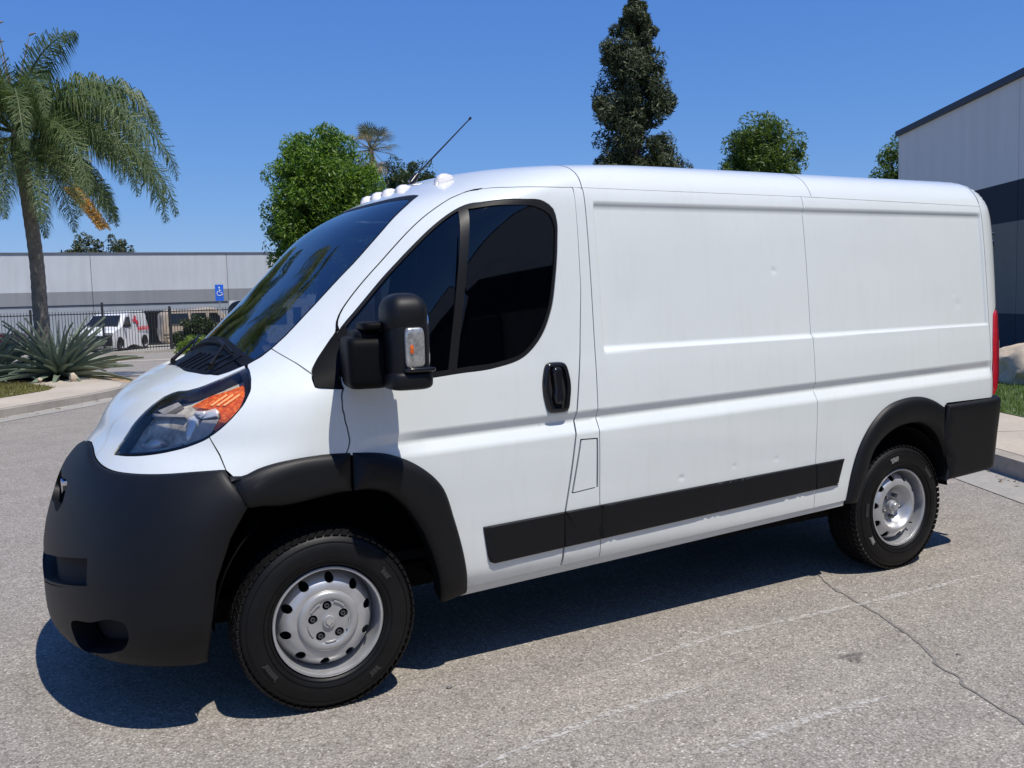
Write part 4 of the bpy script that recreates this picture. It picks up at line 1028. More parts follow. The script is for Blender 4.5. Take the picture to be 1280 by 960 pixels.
MT['bark2'] = simple('brown_bark', (.10, .075, .055), .95, var=.3, vs=6, bump=.8, bs=14, bd=.02)
MT['fruit'] = mk_leaf('orange_fruit', (.62, .33, .08), (.80, .50, .14), (.88, .64, .26), .15)
MT['stone'] = mk_conc('boulder_stone', (.52, .43, .32), 2.5, 9, .02, .3)
def mk_bands(name, bands, streak=.10):
    """painted concrete wall, paint bands by height (object Z)."""
    M = MatB(name); co = M.coords(); sep = M.node('ShaderNodeSeparateXYZ'); M.l.new(co, sep.inputs[0])
    c = bands[0][1]
    for z, col_ in bands[1:]:
        g = M.node('ShaderNodeMath', operation='GREATER_THAN'); g.inputs[1].default_value = z; M.l.new(sep.outputs[2], g.inputs[0])
        c = M.mix(c, col_, g.outputs[0])
    st = M.node('ShaderNodeMapping'); st.inputs['Scale'].default_value = (3, 3, .25); M.l.new(co, st.inputs[0])
    n = M.noise(1.0, 6, .65, st.outputs[0]); c = M.mix(c, (1 - streak * 2,) * 3, M.ramp(n, [(.4, (0,) * 3), (.8, (1,) * 3)]), 'MULTIPLY')
    n = M.noise(.4, 4, .6, co); c = M.mix(c, (1 - streak,) * 3, M.ramp(n, [(.4, (0,) * 3), (.7, (1,) * 3)]), 'MULTIPLY')
    M.col(c); M.set(Roughness=.8); M.bump(M.noise(30, 4, .7, co), .25, .004); return M.m
MT['wallR'] = mk_bands('right_building_paint', [(0, (.020, .034, .055)), (1.05, (.19, .183, .160)), (2.84, (.010, .020, .036)), (3.62, (.70, .69, .66))], .05)
MT['wallL'] = mk_bands('left_building_paint', [(-2, (.30, .33, .36)), (2.42, (.235, .248, .262)), (3.12, (.50, .525, .545))], .07)
MT['wallL2'] = mk_bands('left_building_paint_pale', [(-2, (.52, .54, .55)), (2.42, (.22, .235, .25)), (3.12, (.47, .50, .53))], .08)
MT['coping'] = simple('dark_metal_coping', (.016, .020, .034), .5)
MT['coping2'] = simple('grey_metal_coping', (.10, .11, .13), .5)
MT['iron'] = simple('black_iron_fence', (.018, .019, .022), .5)
MT['glassw'] = simple('dark_window_glass', (.012, .015, .018), .08, var=.2)
MT['carwhite'] = simple('white_car_paint', (.72, .73, .74), .3, coat=.6, var=.05)
MT['cartan'] = simple('tan_car_paint', (.44, .355, .265), .35, coat=.6, metal=.1, var=.06)
MT['carred'] = simple('dark_maroon_car_paint', (.045, .012, .018), .3, coat=.7)
MT['carblk'] = simple('car_black_trim', (.015, .015, .017), .5)
MT['redprint'] = simple('red_van_graphic', (.60, .03, .06), .4)
MT['signblue'] = simple('blue_sign_face', (.02, .13, .62), .35, var=.05)
MT['signwhite'] = simple('white_sign_print', (.8, .8, .8), .4, var=.03)
MT['galv'] = simple('galvanised_post', (.38, .39, .40), .45, metal=.5)

def gz(x, y): return -0.013 * min(max(0.0, y - 15.0), 50.0)
# ------------------------------------------------------------------ GROUND
def sheet(name, pts, z, mat, kind='structure', drop=False, thick=0.0):
    """flat polygon (tessellated finely enough to follow the slope); thick>0 gives it side faces."""
    bm = bmesh.new(); vs = [bm.verts.new((x, y, 0)) for x, y in pts]; f = bm.faces.new(vs)
    if f.normal.z < 0: f.normal_flip()
    bm.normal_update()
    if bm.faces[:][0].normal.z < 0: bmesh.ops.reverse_faces(bm, faces=bm.faces[:])
    if thick:
        r = bmesh.ops.extrude_face_region(bm, geom=bm.faces[:])
        top = [v for v in r['geom'] if isinstance(v, bmesh.types.BMVert)]; ts = set(top)
        for v in bm.verts: v.co.z = (z if v in ts else z - thick) + gz(v.co.x, v.co.y)
        bmesh.ops.recalc_face_normals(bm, faces=bm.faces[:])
    else:
        for v in bm.verts: v.co.z = z + gz(v.co.x, v.co.y)
    o = bm_obj(name, bm, mat); o['kind'] = kind; return o
# main road sheet with the gentle slope
xs_ = [-900, -60, -20, 0, 20, 60, 900]; ys_ = [-900, -30, 0, 15, 20, 30, 40, 50, 65, 120, 900]
V = [(x, y, gz(x, y)) for y in ys_ for x in xs_]; F = [(j * 7 + i, j * 7 + i + 1, (j + 1) * 7 + i + 1, (j + 1) * 7 + i) for j in range(len(ys_) - 1) for i in range(6)]
o = link('road', mesh('road', V, F), MT['asphalt']); o['kind'] = 'structure'

# left corner: kerb arc, pavement, lawn, mulch bed
kl = catmull([(-14.0, -2.6), (-9.0, 3.1), (-5.0, 7.62), (-2.6, 10.30), (-1.0, 12.06), (.113, 13.337), (.80, 14.25), (1.25, 15.1), (1.42, 16.0), (1.35, 17.0), (1.05, 18.3), (.60, 19.9)], .5)
def offs(line, d):
    q = np.array(line); t = np.gradient(q, axis=0); t /= np.linalg.norm(t, axis=1)[:, None]; n = np.stack([-t[:, 1], t[:, 0]], 1); return [tuple(v) for v in q + n * d]
def ribbon(name, a, b, z, mat, thick=.0, zb=None):
    n = len(a); V = [(x, y, z + gz(x, y)) for x, y in a] + [(x, y, (zb if zb is not None else z) + gz(x, y)) for x, y in b]
    F = [(i, i + 1, n + i + 1, n + i)[::-1] for i in range(n - 1)]
    if thick:
        V += [(x, y, -thick + gz(x, y)) for x, y in a]; F += [(i, i + 1, 2 * n + i + 1, 2 * n + i) for i in range(n - 1)]
    me = mesh(name, V, F); bm = bmesh.new(); bm.from_mesh(me); bmesh.ops.recalc_face_normals(bm, faces=bm.faces[:])
    up_ = sum(f.normal.z * f.calc_area() for f in bm.faces)
    if up_ < 0: bmesh.ops.reverse_faces(bm, faces=bm.faces[:])
    bm.to_mesh(me); bm.free(); o = link(name, me, mat); o['kind'] = 'structure'; return o
ribbon('kerb', kl, offs(kl, .15), .13, MT['kerb'], thick=.05)
ribbon('pavement', offs(kl, .153), offs(kl, 1.45), .134, MT['walk'])
ribbon('gutter', offs(kl, -.45), offs(kl, .02), .006, MT['gutter'], zb=.012)
lw = offs(kl, 1.45)
sheet('lawn', [p_ for p_ in lw if p_[1] > -2][:-1] + [(-1.0, 21.0), (-3.5, 19.8), (-30, 16), (-30, -2)], .142, MT['lawn_dry'])
sheet('planting_bed', [(-12, 17.8), (-1.6, 18.15), (-.2, 18.3), (.45, 18.9), (.55, 20.0), (.6, 21.2), (.2, 23.5), (-12, 24)], .150, MT['mulch'])
sheet('ramp', [(.60, 20.2), (1.1, 20.9), (2.3, 18.6), (2.9, 16.5), (1.75, 15.8), (1.47, 16.2), (1.38, 17.2), (1.08, 18.5)], .045, MT['tan'], thick=.06)
sheet('driveway', [(.62, 21.4), (7, 20.9), (12, 22.3), (12, 24.5), (6, 22.6), (.5, 22.8)], .008, MT['gutter'])
sheet('driveway', [(-6, 31.6), (1.9, 30.7), (12, 28.6), (12, 29.9), (4.0, 31.2), (-6, 32.6)], .008, MT['walk'])
sheet('far_kerb', [(-30, 39.0), (12, 38.8), (12, 39.1), (-30, 39.3)], .10, MT['kerb'], thick=.12)
ribbon('parking_lot', [(-60, 39.4), (30, 39.1)], [(-60, 52), (30, 52)], .02, MT['gutter'])

# right side: kerb, pavement, lawn along the street direction
D2 = Vector((.45, .893)).normalized(); N2 = Vector((D2.y, -D2.x)); K0 = Vector((6.35, .15))
def R2(a, b): q = K0 + D2 * a + N2 * b; return (q.x, q.y)
ra = [R2(a, 0) for a in np.arange(-40, 90, 2.0)]
def rline(b): return [R2(a, b) for a in np.arange(-40, 90, 2.0)]
ribbon('kerb', rline(0)[::-1], rline(.16)[::-1], .165, MT['kerb'], thick=.05)
ribbon('pavement', rline(.164)[::-1], rline(1.52)[::-1], .168, MT['walk'])
ribbon('gutter', rline(-.46)[::-1], rline(.01)[::-1], .006, MT['gutter'], zb=.012)
ribbon('lawn', rline(1.52)[::-1], rline(9)[::-1], .175, MT['lawn_base'])
# pavement joints
for a in np.arange(-6, 20, 1.5):
    V = [(*R2(a, .17), .1695), (*R2(a + .012, .17), .1695), (*R2(a + .012, 1.51), .1695), (*R2(a, 1.51), .1695)]
    o = link('pavement_joint', mesh('pavement_joint', [(x, y, z + gz(x, y)) for x, y, z in V], [(0, 1, 2, 3)]), MT['crack']); o['kind'] = 'structure'

for d_, line_, z_ in ((3, kl, .1315), (4, rline(0)[::-1], .1665)):
    for k in range(2, len(line_) - 2, d_):
        a = Vector(line_[k]); t_ = (Vector(line_[k + 1]) - a).normalized(); n_ = Vector((-t_.y, t_.x)) * .15
        if z_ > .14 and (a.x < 4 or a.x > 16): continue
        V = [(a.x, a.y, z_), (a.x + t_.x * .012, a.y + t_.y * .012, z_), (a.x + t_.x * .012 + n_.x, a.y + t_.y * .012 + n_.y, z_), (a.x + n_.x, a.y + n_.y, z_)]
        o = link('kerb_joint', mesh('kerb_joint', [(x, y, z + gz(x, y)) for x, y, z in V], [(0, 1, 2, 3)]), MT['crack']); o['kind'] = 'structure'
def litter(n, smp, label):
    B = []
    for i in range(n):
        x, y, z = smp(); a = RNG.random() * 6.28; s_ = .018 + .03 * RNG.random(); c, d = math.cos(a) * s_, math.sin(a) * s_; t = RNG.random() * .012
        B += [(x - c, y - d, z), (x + d * .35, y - c * .35, z + t), (x + c, y + d, z + .002), (x - d * .35, y + c * .35, z + t)]
    o = link('leaf_litter', np_mesh('leaf_litter', np.array(B), 4), MT['litter']); tag(o, label, 'dry leaves', kind='stuff')
MT['litter'] = mk_leaf('dry_litter_leaf', (.10, .07, .04), (.20, .14, .08), (.34, .27, .16), .1)
def smpA():
    k = RNG.integers(0, len(kl) - 1); p_ = Vector(kl[k]).lerp(Vector(kl[k + 1]), RNG.random()); b = offs(kl, -.02 - abs(RNG.normal()) * .10)[k]; return (b[0] + RNG.normal() * .05, b[1] + RNG.normal() * .05, .014)
litter(260, smpA, 'dry leaf litter lying along the left gutter')
def smpB():
    a = RNG.random() * 16 - 2; b = -.02 - abs(RNG.normal()) * .12; x, y = R2(a, b); return (x, y, .014)
litter(220, smpB, 'dry leaf litter lying along the right gutter')
def streak_strip(name, pts, w_, mat, z, jit):
    P_ = catmull(pts, .04); P_ = np.array(P_); t = np.gradient(P_, axis=0); t /= np.linalg.norm(t, axis=1)[:, None]; n = np.stack([-t[:, 1], t[:, 0]], 1)
    V = []; F = []; k1 = 0
    for i, (q, m_) in enumerate(zip(P_, n)):
        k1 = .8 * k1 + .2 * RNG.normal() * jit * 2; wv = w_ * (.35 + RNG.random() * .9) * min(1, 6 * i / len(P_), 6 * (len(P_) - 1 - i) / len(P_) + .02)
        c = q + m_ * (k1 + RNG.normal() * jit * .3); V += [(*(c - m_ * wv), z), (*(c + m_ * wv), z)]
    for i in range(len(P_) - 1): F.append((2 * i, 2 * i + 2, 2 * i + 3, 2 * i + 1))
    me = mesh(name, V, F)
    o = link(name, me, mat); o['kind'] = 'structure'; return o
streak_strip('road_crack', [(3.05, -.60), (2.808, -1.166), (2.675, -1.53), (2.477, -1.906), (2.235, -2.309), (2.16, -2.557), (2.0, -3.2), (1.9, -4.2)], .008, MT['crack'], .003, .016)
streak_strip('road_scuff', [(1.10, -1.33), (1.743, -1.236), (2.346, -1.266), (3.014, -1.307), (3.90, -1.342)], .022, MT['scuff'], .0035, .004)
streak_strip('road_scuff', [(1.0, -2.11), (1.45, -2.10), (1.945, -2.12)], .03, MT['scuff'], .0035, .005)
streak_strip('road_scuff', [(.2, -1.75), (.8, -1.66), (1.5, -1.62)], .02, MT['scuff'], .0035, .005)
V = []; n = 22
for i in range(n): a = 2 * PI * i / n; r = .045 * (1 + .35 * math.sin(3 * a + 1) + .2 * RNG.normal() * .5); V.append((2.148 + 1.3 * r * math.cos(a), -1.767 + r * math.sin(a), .0042))
o = link('road_stain', mesh('road_stain', V, [tuple(range(n))]), MT['stain']); o['kind'] = 'structure'
for (sx, sy, sr) in ((.48, -1.07, .012), (2.56, -2.0, .010), (3.3, -1.3, .009), (1.4, -2.6, .010), (.1, -1.9, .008)):
    bm = bmesh.new(); bmesh.ops.create_icosphere(bm, subdivisions=1, radius=sr, matrix=Matrix.Translation((sx, sy, sr * .45)) @ Matrix.Diagonal((1.3, 1, .6, 1)))
    o = bm_obj('pebble', bm, MT['crack'])
    tag(o, {.48: 'tiny dark pebble on the asphalt beside the front tyre', 2.56: 'tiny dark pebble on the asphalt below the oil stain', 3.3: 'tiny dark pebble on the pale scuff line near the rear tyre', 1.4: 'tiny dark pebble on the asphalt at the bottom edge of the view', .1: 'tiny dark pebble on open asphalt in front of the door'}[sx], 'pebble')

# grass
def blades(name, sampler, n, h, w_, mat, label, cat='grass'):
    B = np.array([sampler() for _ in range(n)]); a = RNG.random(n) * 2 * PI; hh = h * (.5 + RNG.random(n)); lean = RNG.normal(size=(n, 2)) * h * .45
    dx = np.stack([np.cos(a) * w_, np.sin(a) * w_, np.zeros(n)], 1)
    T_ = B + np.stack([lean[:, 0], lean[:, 1], hh], 1)
    V = np.stack([B - dx, B + dx, T_], 1).reshape(-1, 3)
    o = link(name, np_mesh(name, V, 3), mat); tag(o, label, cat, kind='stuff'); return o
def smpR():
    a = RNG.random() * 18 - 4; b = 1.53 + RNG.random() * 5; x, y = R2(a, b); return (x, y, .17 + gz(x, y))
blades('grass', smpR, 60000, .055, .006, MT['grass'], 'short bright green grass beyond the right pavement')
def smpL():
    while True:
        x = -6 + RNG.random() * 7; y = 10 + RNG.random() * 9
        j = min(range(0, len(lw), 2), key=lambda i: (lw[i][0] - x)**2 + (lw[i][1] - y)**2); q = lw[j]; t = (lw[min(j + 1, len(lw) - 1)][0] - lw[max(j - 1, 0)][0], lw[min(j + 1, len(lw) - 1)][1] - lw[max(j - 1, 0)][1])
        if t[0] * (y - q[1]) - t[1] * (x - q[0]) > 0: return (x, y, .14 + gz(x, y))
blades('dry_grass', smpL, 16000, .05, .008, MT['drygrass'], 'short olive dry grass on the left corner by the agave')

# ------------------------------------------------------------------ FOLIAGE
def leaves(centres, radii, per, size, flat=.0, asp=1.6, shell=.55, droop=0):
    C_ = np.array(centres); n = len(C_) * per
    c = np.repeat(C_, per, 0); r = np.repeat(np.array(radii), per)
    if r.ndim == 1: r = r[:, None] * np.ones(3)
    d = RNG.normal(size=(n, 3)); d /= np.linalg.norm(d, axis=1)[:, None]
    k = shell + (1 - shell) * RNG.random(n)**.6
    if np.ndim(radii[0]) > 0: r = np.repeat(np.array(radii), per, 0)
    pos = c + d * r * k[:, None]
    nv = d * .6 + RNG.normal(size=(n, 3)) * .7; nv[:, 2] += .35; nv /= np.linalg.norm(nv, axis=1)[:, None]
    t = np.cross(nv, RNG.normal(size=(n, 3))); t /= np.linalg.norm(t, axis=1)[:, None]; b = np.cross(nv, t)
    s = size * (.6 + .8 * RNG.random(n))[:, None]
    t *= s * asp; b *= s * .5
    V = np.stack([pos - t * .5, pos + b * .5 - nv * s * .12, pos + t * .5, pos - b * .5 - nv * s * .12], 1).reshape(-1, 3); return V
def limbs(name, base, top, r0, targets, mat, parent, rt=.02):
    A = Acc(); base = Vector(base); top = Vector(top); n = 8
    pts = [base.lerp(top, i / n) + Vector((math.sin(i * 1.3) * .06, math.cos(i * 1.7) * .06, 0)) * (0 < i < n) * (r0 * 3) for i in range(n + 1)]
    A.add(tube(pts, [r0 * (1 - .8 * i / n) * (1.25 if i == 0 else 1) for i in range(n + 1)], 10)); trunk = A.obj(name, mat, parent)
    for tg in targets:
        tg = Vector(tg); s = .35 + .6 * random.random(); k = min(n, int(s * n)); st = pts[k]
        md = st.lerp(tg, .5) + Vector((0, 0, .08 * (tg - st).length))
        A = Acc(); A.add(tube([st, md, tg], [r0 * .35, r0 * .2, rt * .5], 6)); A.obj('limb', mat, trunk)
def ground_tree(name, label, cat, x, y, h, crown_c, crown_r, nclump, clump_r, per, leaf, mat, bark, trunk_r=.16, group=None, shape=None, seed=1, core=True):
    st = np.random.default_rng(seed); z0 = gz(x, y)
    t = empty(name, (x, y, z0)); tag(t, label, cat, group)
    cs = []; rs = []
    for i in range(nclump):
        while True:
            d = st.normal(size=3); d /= np.linalg.norm(d); k = st.random()**.35; q = np.array(crown_c) + d * np.array(crown_r) * k
            if shape is None or shape(q): break
        cs.append(q); rs.append(clump_r * (.6 + .8 * st.random()))
    V = leaves(cs, rs, per, leaf); o = link('crown', np_mesh('crown', V, 4), mat, t)
    limbs('trunk', (0, 0, -.1), (crown_c[0], crown_c[1], crown_c[2] + crown_r[2] * .5), trunk_r, [tuple(c) for c in cs[:12]], bark, t)
    return t
# big green tree left of the windshield
ground_tree('broadleaf_tree', 'dense bright green broadleaf tree rising right behind the windshield', 'tree', 12.7, 38.1, 10, (.30, 0, 5.85), (2.75, 2.3, 4.0), 330, .60, 230, .13, MT['ficus'], MT['bark2'], .2,
            shape=lambda q: (abs(q[0] - .3) < 2.45 + .25 * math.sin(q[2] * 2.1) and (abs((q[0] - .3) / 2.75)**4 + abs((q[2] - 5.85) / 4.0)**4) < 1.0), seed=3)
# tree with rounded crown
ground_tree('broadleaf_tree', 'rounded leafy green tree right of the tall conifer above the van roof', 'tree', 32.4, 29.7, 10, (0, 0, 7.1), (1.70, 1.8, 3.2), 185, .50, 230, .12, MT['leaf3'], MT['bark2'], .18, seed=5)
ground_tree('broadleaf_tree', 'green tree peeking out from behind the corner of the right building', 'tree', 47.9, 33.9, 10, (0, 0, 6.9), (1.6, 1.6, 4.2), 110, .55, 150, .15, MT['leaf3'], MT['bark2'], .18, seed=6)
# conifer
t = empty('conifer_tree', (28.9, 35.3, gz(28, 35))); tag(t, 'very tall dark conifer with ragged clumps behind the van roof', 'tree')
st_ = np.random.default_rng(21); cs = []; rs = []
def wprof(z): return float(np.interp(z, [2, 6, 8.5, 11, 13, 14.6, 15.8, 16.9], [2.5, 2.5, 2.4, 2.2, 1.9, 1.4, .85, .2]))
for i in range(250):
    z = 3.5 + 13.0 * st_.random()**.85; a = st_.random() * 2 * PI; wz = wprof(z) * (.80 + .30 * math.sin(3 * a + z * 2.1)); k = st_.random()**.30
    cs.append(np.array([math.cos(a) * wz * k * .92, math.sin(a) * wz * k * .92, z])); rs.append((.32 + .42 * st_.random()) * (1 if z < 14.5 else .55))
for dz, dx in ((16.75, .0), (16.5, .45), (16.2, -.25), (15.3, 1.05), (13.8, -1.5)): cs.append(np.array([dx * math.cos(-.3), dx * math.sin(-.3), dz])); rs.append(.30)
V = leaves(cs, rs, 260, .12, asp=2.2, shell=.45); link('crown', np_mesh('crown', V, 4), MT['pine'], t)
limbs('trunk', (0, 0, -.1), (0, 0, 16.4), .26, [tuple(c) for c in cs[:26]], MT['bark2'], t)
# distant treetops over the left building
for (x, y, zc_, rx, rz_, lab, sd) in ((5.9, 70.0, 6.0, 1.1, 1.6, 'small sparse distant tree above the left building, left of its neighbour', 31), (7.9, 70.4, 6.1, .9, 1.5, 'small sparse distant tree above the left building, nearer the palm fronds', 32), (17.4, 73.4, 4.7, .9, .9, 'tiny distant treetop just above the left building near its right end', 33), (4.6, 71.0, 5.5, .5, 1.0, 'thin distant treetop above the left building, just right of the palm trunk', 34)):
    ground_tree('distant_tree', lab, 'tree', x, y, 7, (0, 0, zc_), (rx, rx, rz_), 34, .40, 50, .20, MT['pine'], MT['bark2'], .10, seed=sd)

# queen palm
palm = empty('queen_palm', (.02, 20.0, gz(0, 20) + .12)); tag(palm, 'feathery palm with arching fronds and an orange fruit cluster on the left', 'palm tree')
A = Acc(); tp_ = [(.08, 0, -.1), (.06, 0, .5), (.03, .0, 1.5), (.03, 0, 2.7), (-.04, 0, 3.9), (-.12, 0, 5.0), (-.18, 0, 5.75)]
rr_ = [.225, .18, .165, .155, .15, .145, .12]
pp = catmull(tp_, .08); R_ = [float(np.interp(p_[2], [q[2] for q in tp_], rr_)) * (1 + .05 * ((i % 3) == 0)) for i, p_ in enumerate(pp)]
A.add(tube(pp, R_, 16)); A.obj('trunk', MT['bark'], palm)
CT = Vector((-.18, 0, 5.80))
def frond_mesh(L, rise, droop, seed):
    st = np.random.default_rng(seed); n = 34; pts = []; ang = rise; p_ = Vector((0, 0, 0)); ds = L / n
    for i in range(n + 1):
        pts.append(p_.copy()); s = i / n; ang = rise - droop * s**1.25; p_ = p_ + Vector((math.cos(ang), 0, math.sin(ang))) * ds
    V, F = tube(pts, [.030 * (1 - .88 * i / n) + .003 for i in range(n + 1)], 5)
    V = [tuple(v) for v in V]; F = list(F)
    for i in range(3 * 6, n * 6):
        s = i / (n * 6); a_ = pts[min(n - 1, i // 6)].lerp(pts[min(n, i // 6 + 1)], (i % 6) / 6); tg = (pts[min(n, i // 6 + 1)] - pts[i // 6]).normalized() if i // 6 < n else tg
        for sd in (-1, 1):
            ll = .80 * math.sin(PI * min(1, .16 + .84 * s)**.8)**.7 * (.8 + .35 * st.random()) + .05
            up0 = tg.cross(Vector((0, 1, 0))) * -1
            out = (Vector((0, sd, 0)) * .62 + tg * (.55 + .15 * st.normal()) + up0 * (.55 * st.normal())).normalized()
            q0 = a_; q1 = a_ + out * ll * .5 + Vector((0, 0, -.05 * ll)); q2 = q1 + (out * .45 + Vector((0, 0, -.95))).normalized() * ll * .55
            wv = tg * .0125
            b = len(V); V += [tuple(q0 - wv * .5), tuple(q0 + wv * .5), tuple(q1 - wv), tuple(q1 + wv), tuple(q2)]; F += [(b, b + 1, b + 3, b + 2), (b + 2, b + 3, b + 4)]
    return mesh('frond', V, F)
fr = [frond_mesh(4.1, 1.05, 2.55, 1), frond_mesh(4.5, .70, 2.3, 2), frond_mesh(4.3, .25, 1.8, 3), frond_mesh(3.6, -.25, 1.25, 4), frond_mesh(3.0, 1.42, 1.6, 5)]
pf_ = [(0.05, 1, 1.0), (-.25, 0, 1.0), (.35, 1, .95), (-.1, 2, 1.02), (.25, 2, 1.05), (-.45, 2, .95), (.7, 1, .9), (1.1, 0, .9), (1.5, 1, .9), (2.0, 0, .95), (2.5, 1, 1.0), (2.9, 2, 1.0), (3.2, 0, 1.0), (3.5, 2, .95), (3.9, 1, 1.0), (4.3, 0, 1.0), (4.7, 1, .9), (5.1, 2, .95), (5.5, 1, 1.0), (5.9, 0, 1.0), (.5, 3, .85), (1.4, 3, .9), (2.3, 3, .9), (3.1, 3, .95), (4.0, 3, .9), (4.9, 3, .9), (5.7, 3, .85), (.2, 3, .8), (1.0, 3, .85), (1.8, 3, .8), (2.7, 3, .85), (3.5, 3, .9), (4.5, 3, .85), (5.3, 3, .8), (6.1, 3, .8), (.1, 0, .8), (1.3, 0, .8), (2.6, 0, .75), (3.7, 1, .8), (4.9, 0, .8), (5.7, 2, .85), (.9, 4, .9), (2.4, 4, 1.0), (3.8, 4, .95), (5.3, 4, 1.0)]
for k, (az, vi, sc) in enumerate(pf_):
    o = bpy.data.objects.new('frond', fr[vi]); COL.objects.link(o); o.parent = palm
    if not fr[vi].materials: fr[vi].materials.append(MT['palm'])
    o.location = CT + Vector((math.cos(az) * .06, math.sin(az) * .06, -.12 * (vi == 3) + .12 * (vi == 4) - .12)); o.rotation_euler = (RNG.normal() * .12, 0, az); o.scale = (sc, sc, sc)
# spathes above
for (a, l) in ((.2, 1.2), (2.2, 1.0), (4.1, 1.3)):
    A = Acc(); q = CT + Vector((.1 * math.cos(a), .1 * math.sin(a), .9)); e = q + Vector((.32 * math.cos(a), .2 * math.sin(a), l)); A.add(tube([CT, q, e], [.03, .02, .008], 6)); A.add(tube([e, e + Vector((.14, 0, .06))], [.03, .01], 6)); A.add(tube([e - Vector((0, 0, .3)), e + Vector((-.12, 0, -.2))], [.02, .012], 6)); A.obj('spathe', MT['bark'], palm)
# orange fruit cluster hanging from the crown
cl = []
for i in range(46):
    a = RNG.random() * 2 * PI; r = .19 * RNG.random()**.5
    for j in range(16):
        s = j / 15; q = Vector((.62 + .62 * s**.9 + r * math.cos(a) * (1 - .3 * s), r * math.sin(a), -1.22 - .85 * s + r * math.sin(a * 3) * .3)); cl.append(tuple(CT + Vector((q.x * .95 + .42, q.y - .95, q.z - .25))))
V = leaves(cl, [.045] * len(cl), 4, .045, asp=1.2, shell=.3); link('fruit_cluster', np_mesh('fruit_cluster', V, 4), MT['fruit'], palm)
A = Acc(); A.add(tube([CT, CT + Vector((.40, -.5, -.35)), CT + Vector((1.0, -.95, -1.40))], [.03, .02, .015], 6)); A.obj('fruit_stalk', MT['bark'], palm)

reflection_palm = copy_tree(palm); reflection_palm.location = (-4.9, 12.9, gz(0, 12.9) + .12); reflection_palm.scale = (1.25, 1.25, 1.35); reflection_palm.rotation_euler = (0, 0, 2.1)  # extra palm out of view, added to be reflected in the windshield
reflection_palm['label'] = 'tall feathery palm added left of the view for its reflection in the windshield'
# fan palms far behind the green tree
def fan_palm(x, y, h, R_, lab, seed, dead=True, top=False):
    t = empty('fan_palm', (x, y, gz(x, y))); tag(t, lab, 'palm tree'); st = np.random.default_rng(seed)
    A = Acc(); A.add(tube([(0, 0, -.1), (.1, 0, h * .5), (0, 0, h)], [.22, .17, .15], 10)); A.obj('trunk', MT['bark'], t)
    def fan(mat, nm, el0, el1, cnt):
        for i in range(cnt):
            az = 2 * PI * (i + st.random() * .6) / cnt; el = el0 + (el1 - el0) * st.random(); d = Vector((math.cos(az) * math.cos(el), math.sin(az) * math.cos(el), math.sin(el)))
            hub_ = Vector((0, 0, h)) + d * R_ * .48; sd = d.cross(Vector((0, 0, 1))).normalized(); u_ = sd.cross(d).normalized(); V = []; F = []
            V0, F0 = tube([(0, 0, h), hub_], [.03, .015], 5); V += [tuple(v) for v in V0]; F += F0
            for k in range(15):
                b_ = (k - 7) / 7 * 1.25; dd = (d * math.cos(b_) + sd * math.sin(b_)).normalized(); ln = R_ * .55 * (.75 + .25 * math.cos(b_)); wv = sd * math.cos(b_) * .03 - d * math.sin(b_) * .03
                m_ = hub_ + dd * ln * .6 + u_ * .03 * (k % 2); e = hub_ + dd * ln + Vector((0, 0, -.22 * ln)); b = len(V)
                V += [tuple(hub_), tuple(m_ - wv), tuple(m_ + wv), tuple(e)]; F += [(b, b + 1, b + 3, b + 2)]
            link(nm, mesh(nm, V, F), mat, t)
    fan(MT['fan'], 'fan_leaf', -.5, 1.3, 26)
    if dead: fan(MT['deadfan'], 'dead_leaf', .2, .8, 5); fan(MT['deadfan'], 'dead_leaf', -1.3, -.7, 8)
fan_palm(20.6, 51.3, 11.5, 1.95, 'tall slender fan palm with yellowed leaves behind the big green tree', 41)
ground_tree('broadleaf_tree', 'darker low tree between the fan palm and the windshield top', 'tree', 22.6, 50.5, 9, (0, 0, 8.3), (1.7, 1.6, 2.7), 80, .6, 150, .15, MT['hedge'], MT['bark2'], .2, seed=44)

# agave clumps under the palm
def agave(x, y, R_, n, lab, seed):
    st = np.random.default_rng(seed); t = empty('agave_plant', (x, y, gz(x, y) + .15)); tag(t, lab, 'agave')
    ms = []
    for v in range(4):
        V = []; F = []; m_ = 7; bend = .15 + .25 * v / 3
        for i in range(m_ + 1):
            s = i / m_; w_ = .042 * (math.sin(PI * min(1, .25 + s * .75)))**.8 * (1 - s)**.35 + .001; zz_ = -bend * s * s
            V += [(s, -w_, zz_ + .02 * (1 - s)), (s, 0, zz_ - .012), (s, w_, zz_ + .02 * (1 - s)), (s, 0, zz_ - .03)]
        for i in range(m_):
            for k in range(4): a = i * 4 + k; b = i * 4 + (k + 1) % 4; F.append((a, a + 4, b + 4, b))
        me = mesh('blade', V, F); me.materials.append(MT['agave']); ms.append(me)
    for i in range(n):
        s = i / n; el = .10 + 1.25 * s + .1 * st.normal(); az = i * 2.399 + .2 * st.normal(); L = R_ * (.75 + .3 * st.random()) * (1 - .15 * s)
        o = bpy.data.objects.new('blade', ms[i % 4]); COL.objects.link(o); o.parent = t; o.rotation_mode = 'XYZ'; o.rotation_euler = (st.normal() * .2, -el, az); o.scale = (L, L * 1.1, L)
        o.location = (math.cos(az) * .06, math.sin(az) * .06, .05)
agave(.30, 19.3, 1.75, 120, 'large spiky grey green agave at the foot of the palm', 51)
agave(-1.15, 19.8, 1.6, 90, 'spiky dark agave at the left edge beside the larger one', 52)
agave(-2.6, 20.6, 1.6, 60, 'spiky agave farthest left, cut by the picture edge', 53)
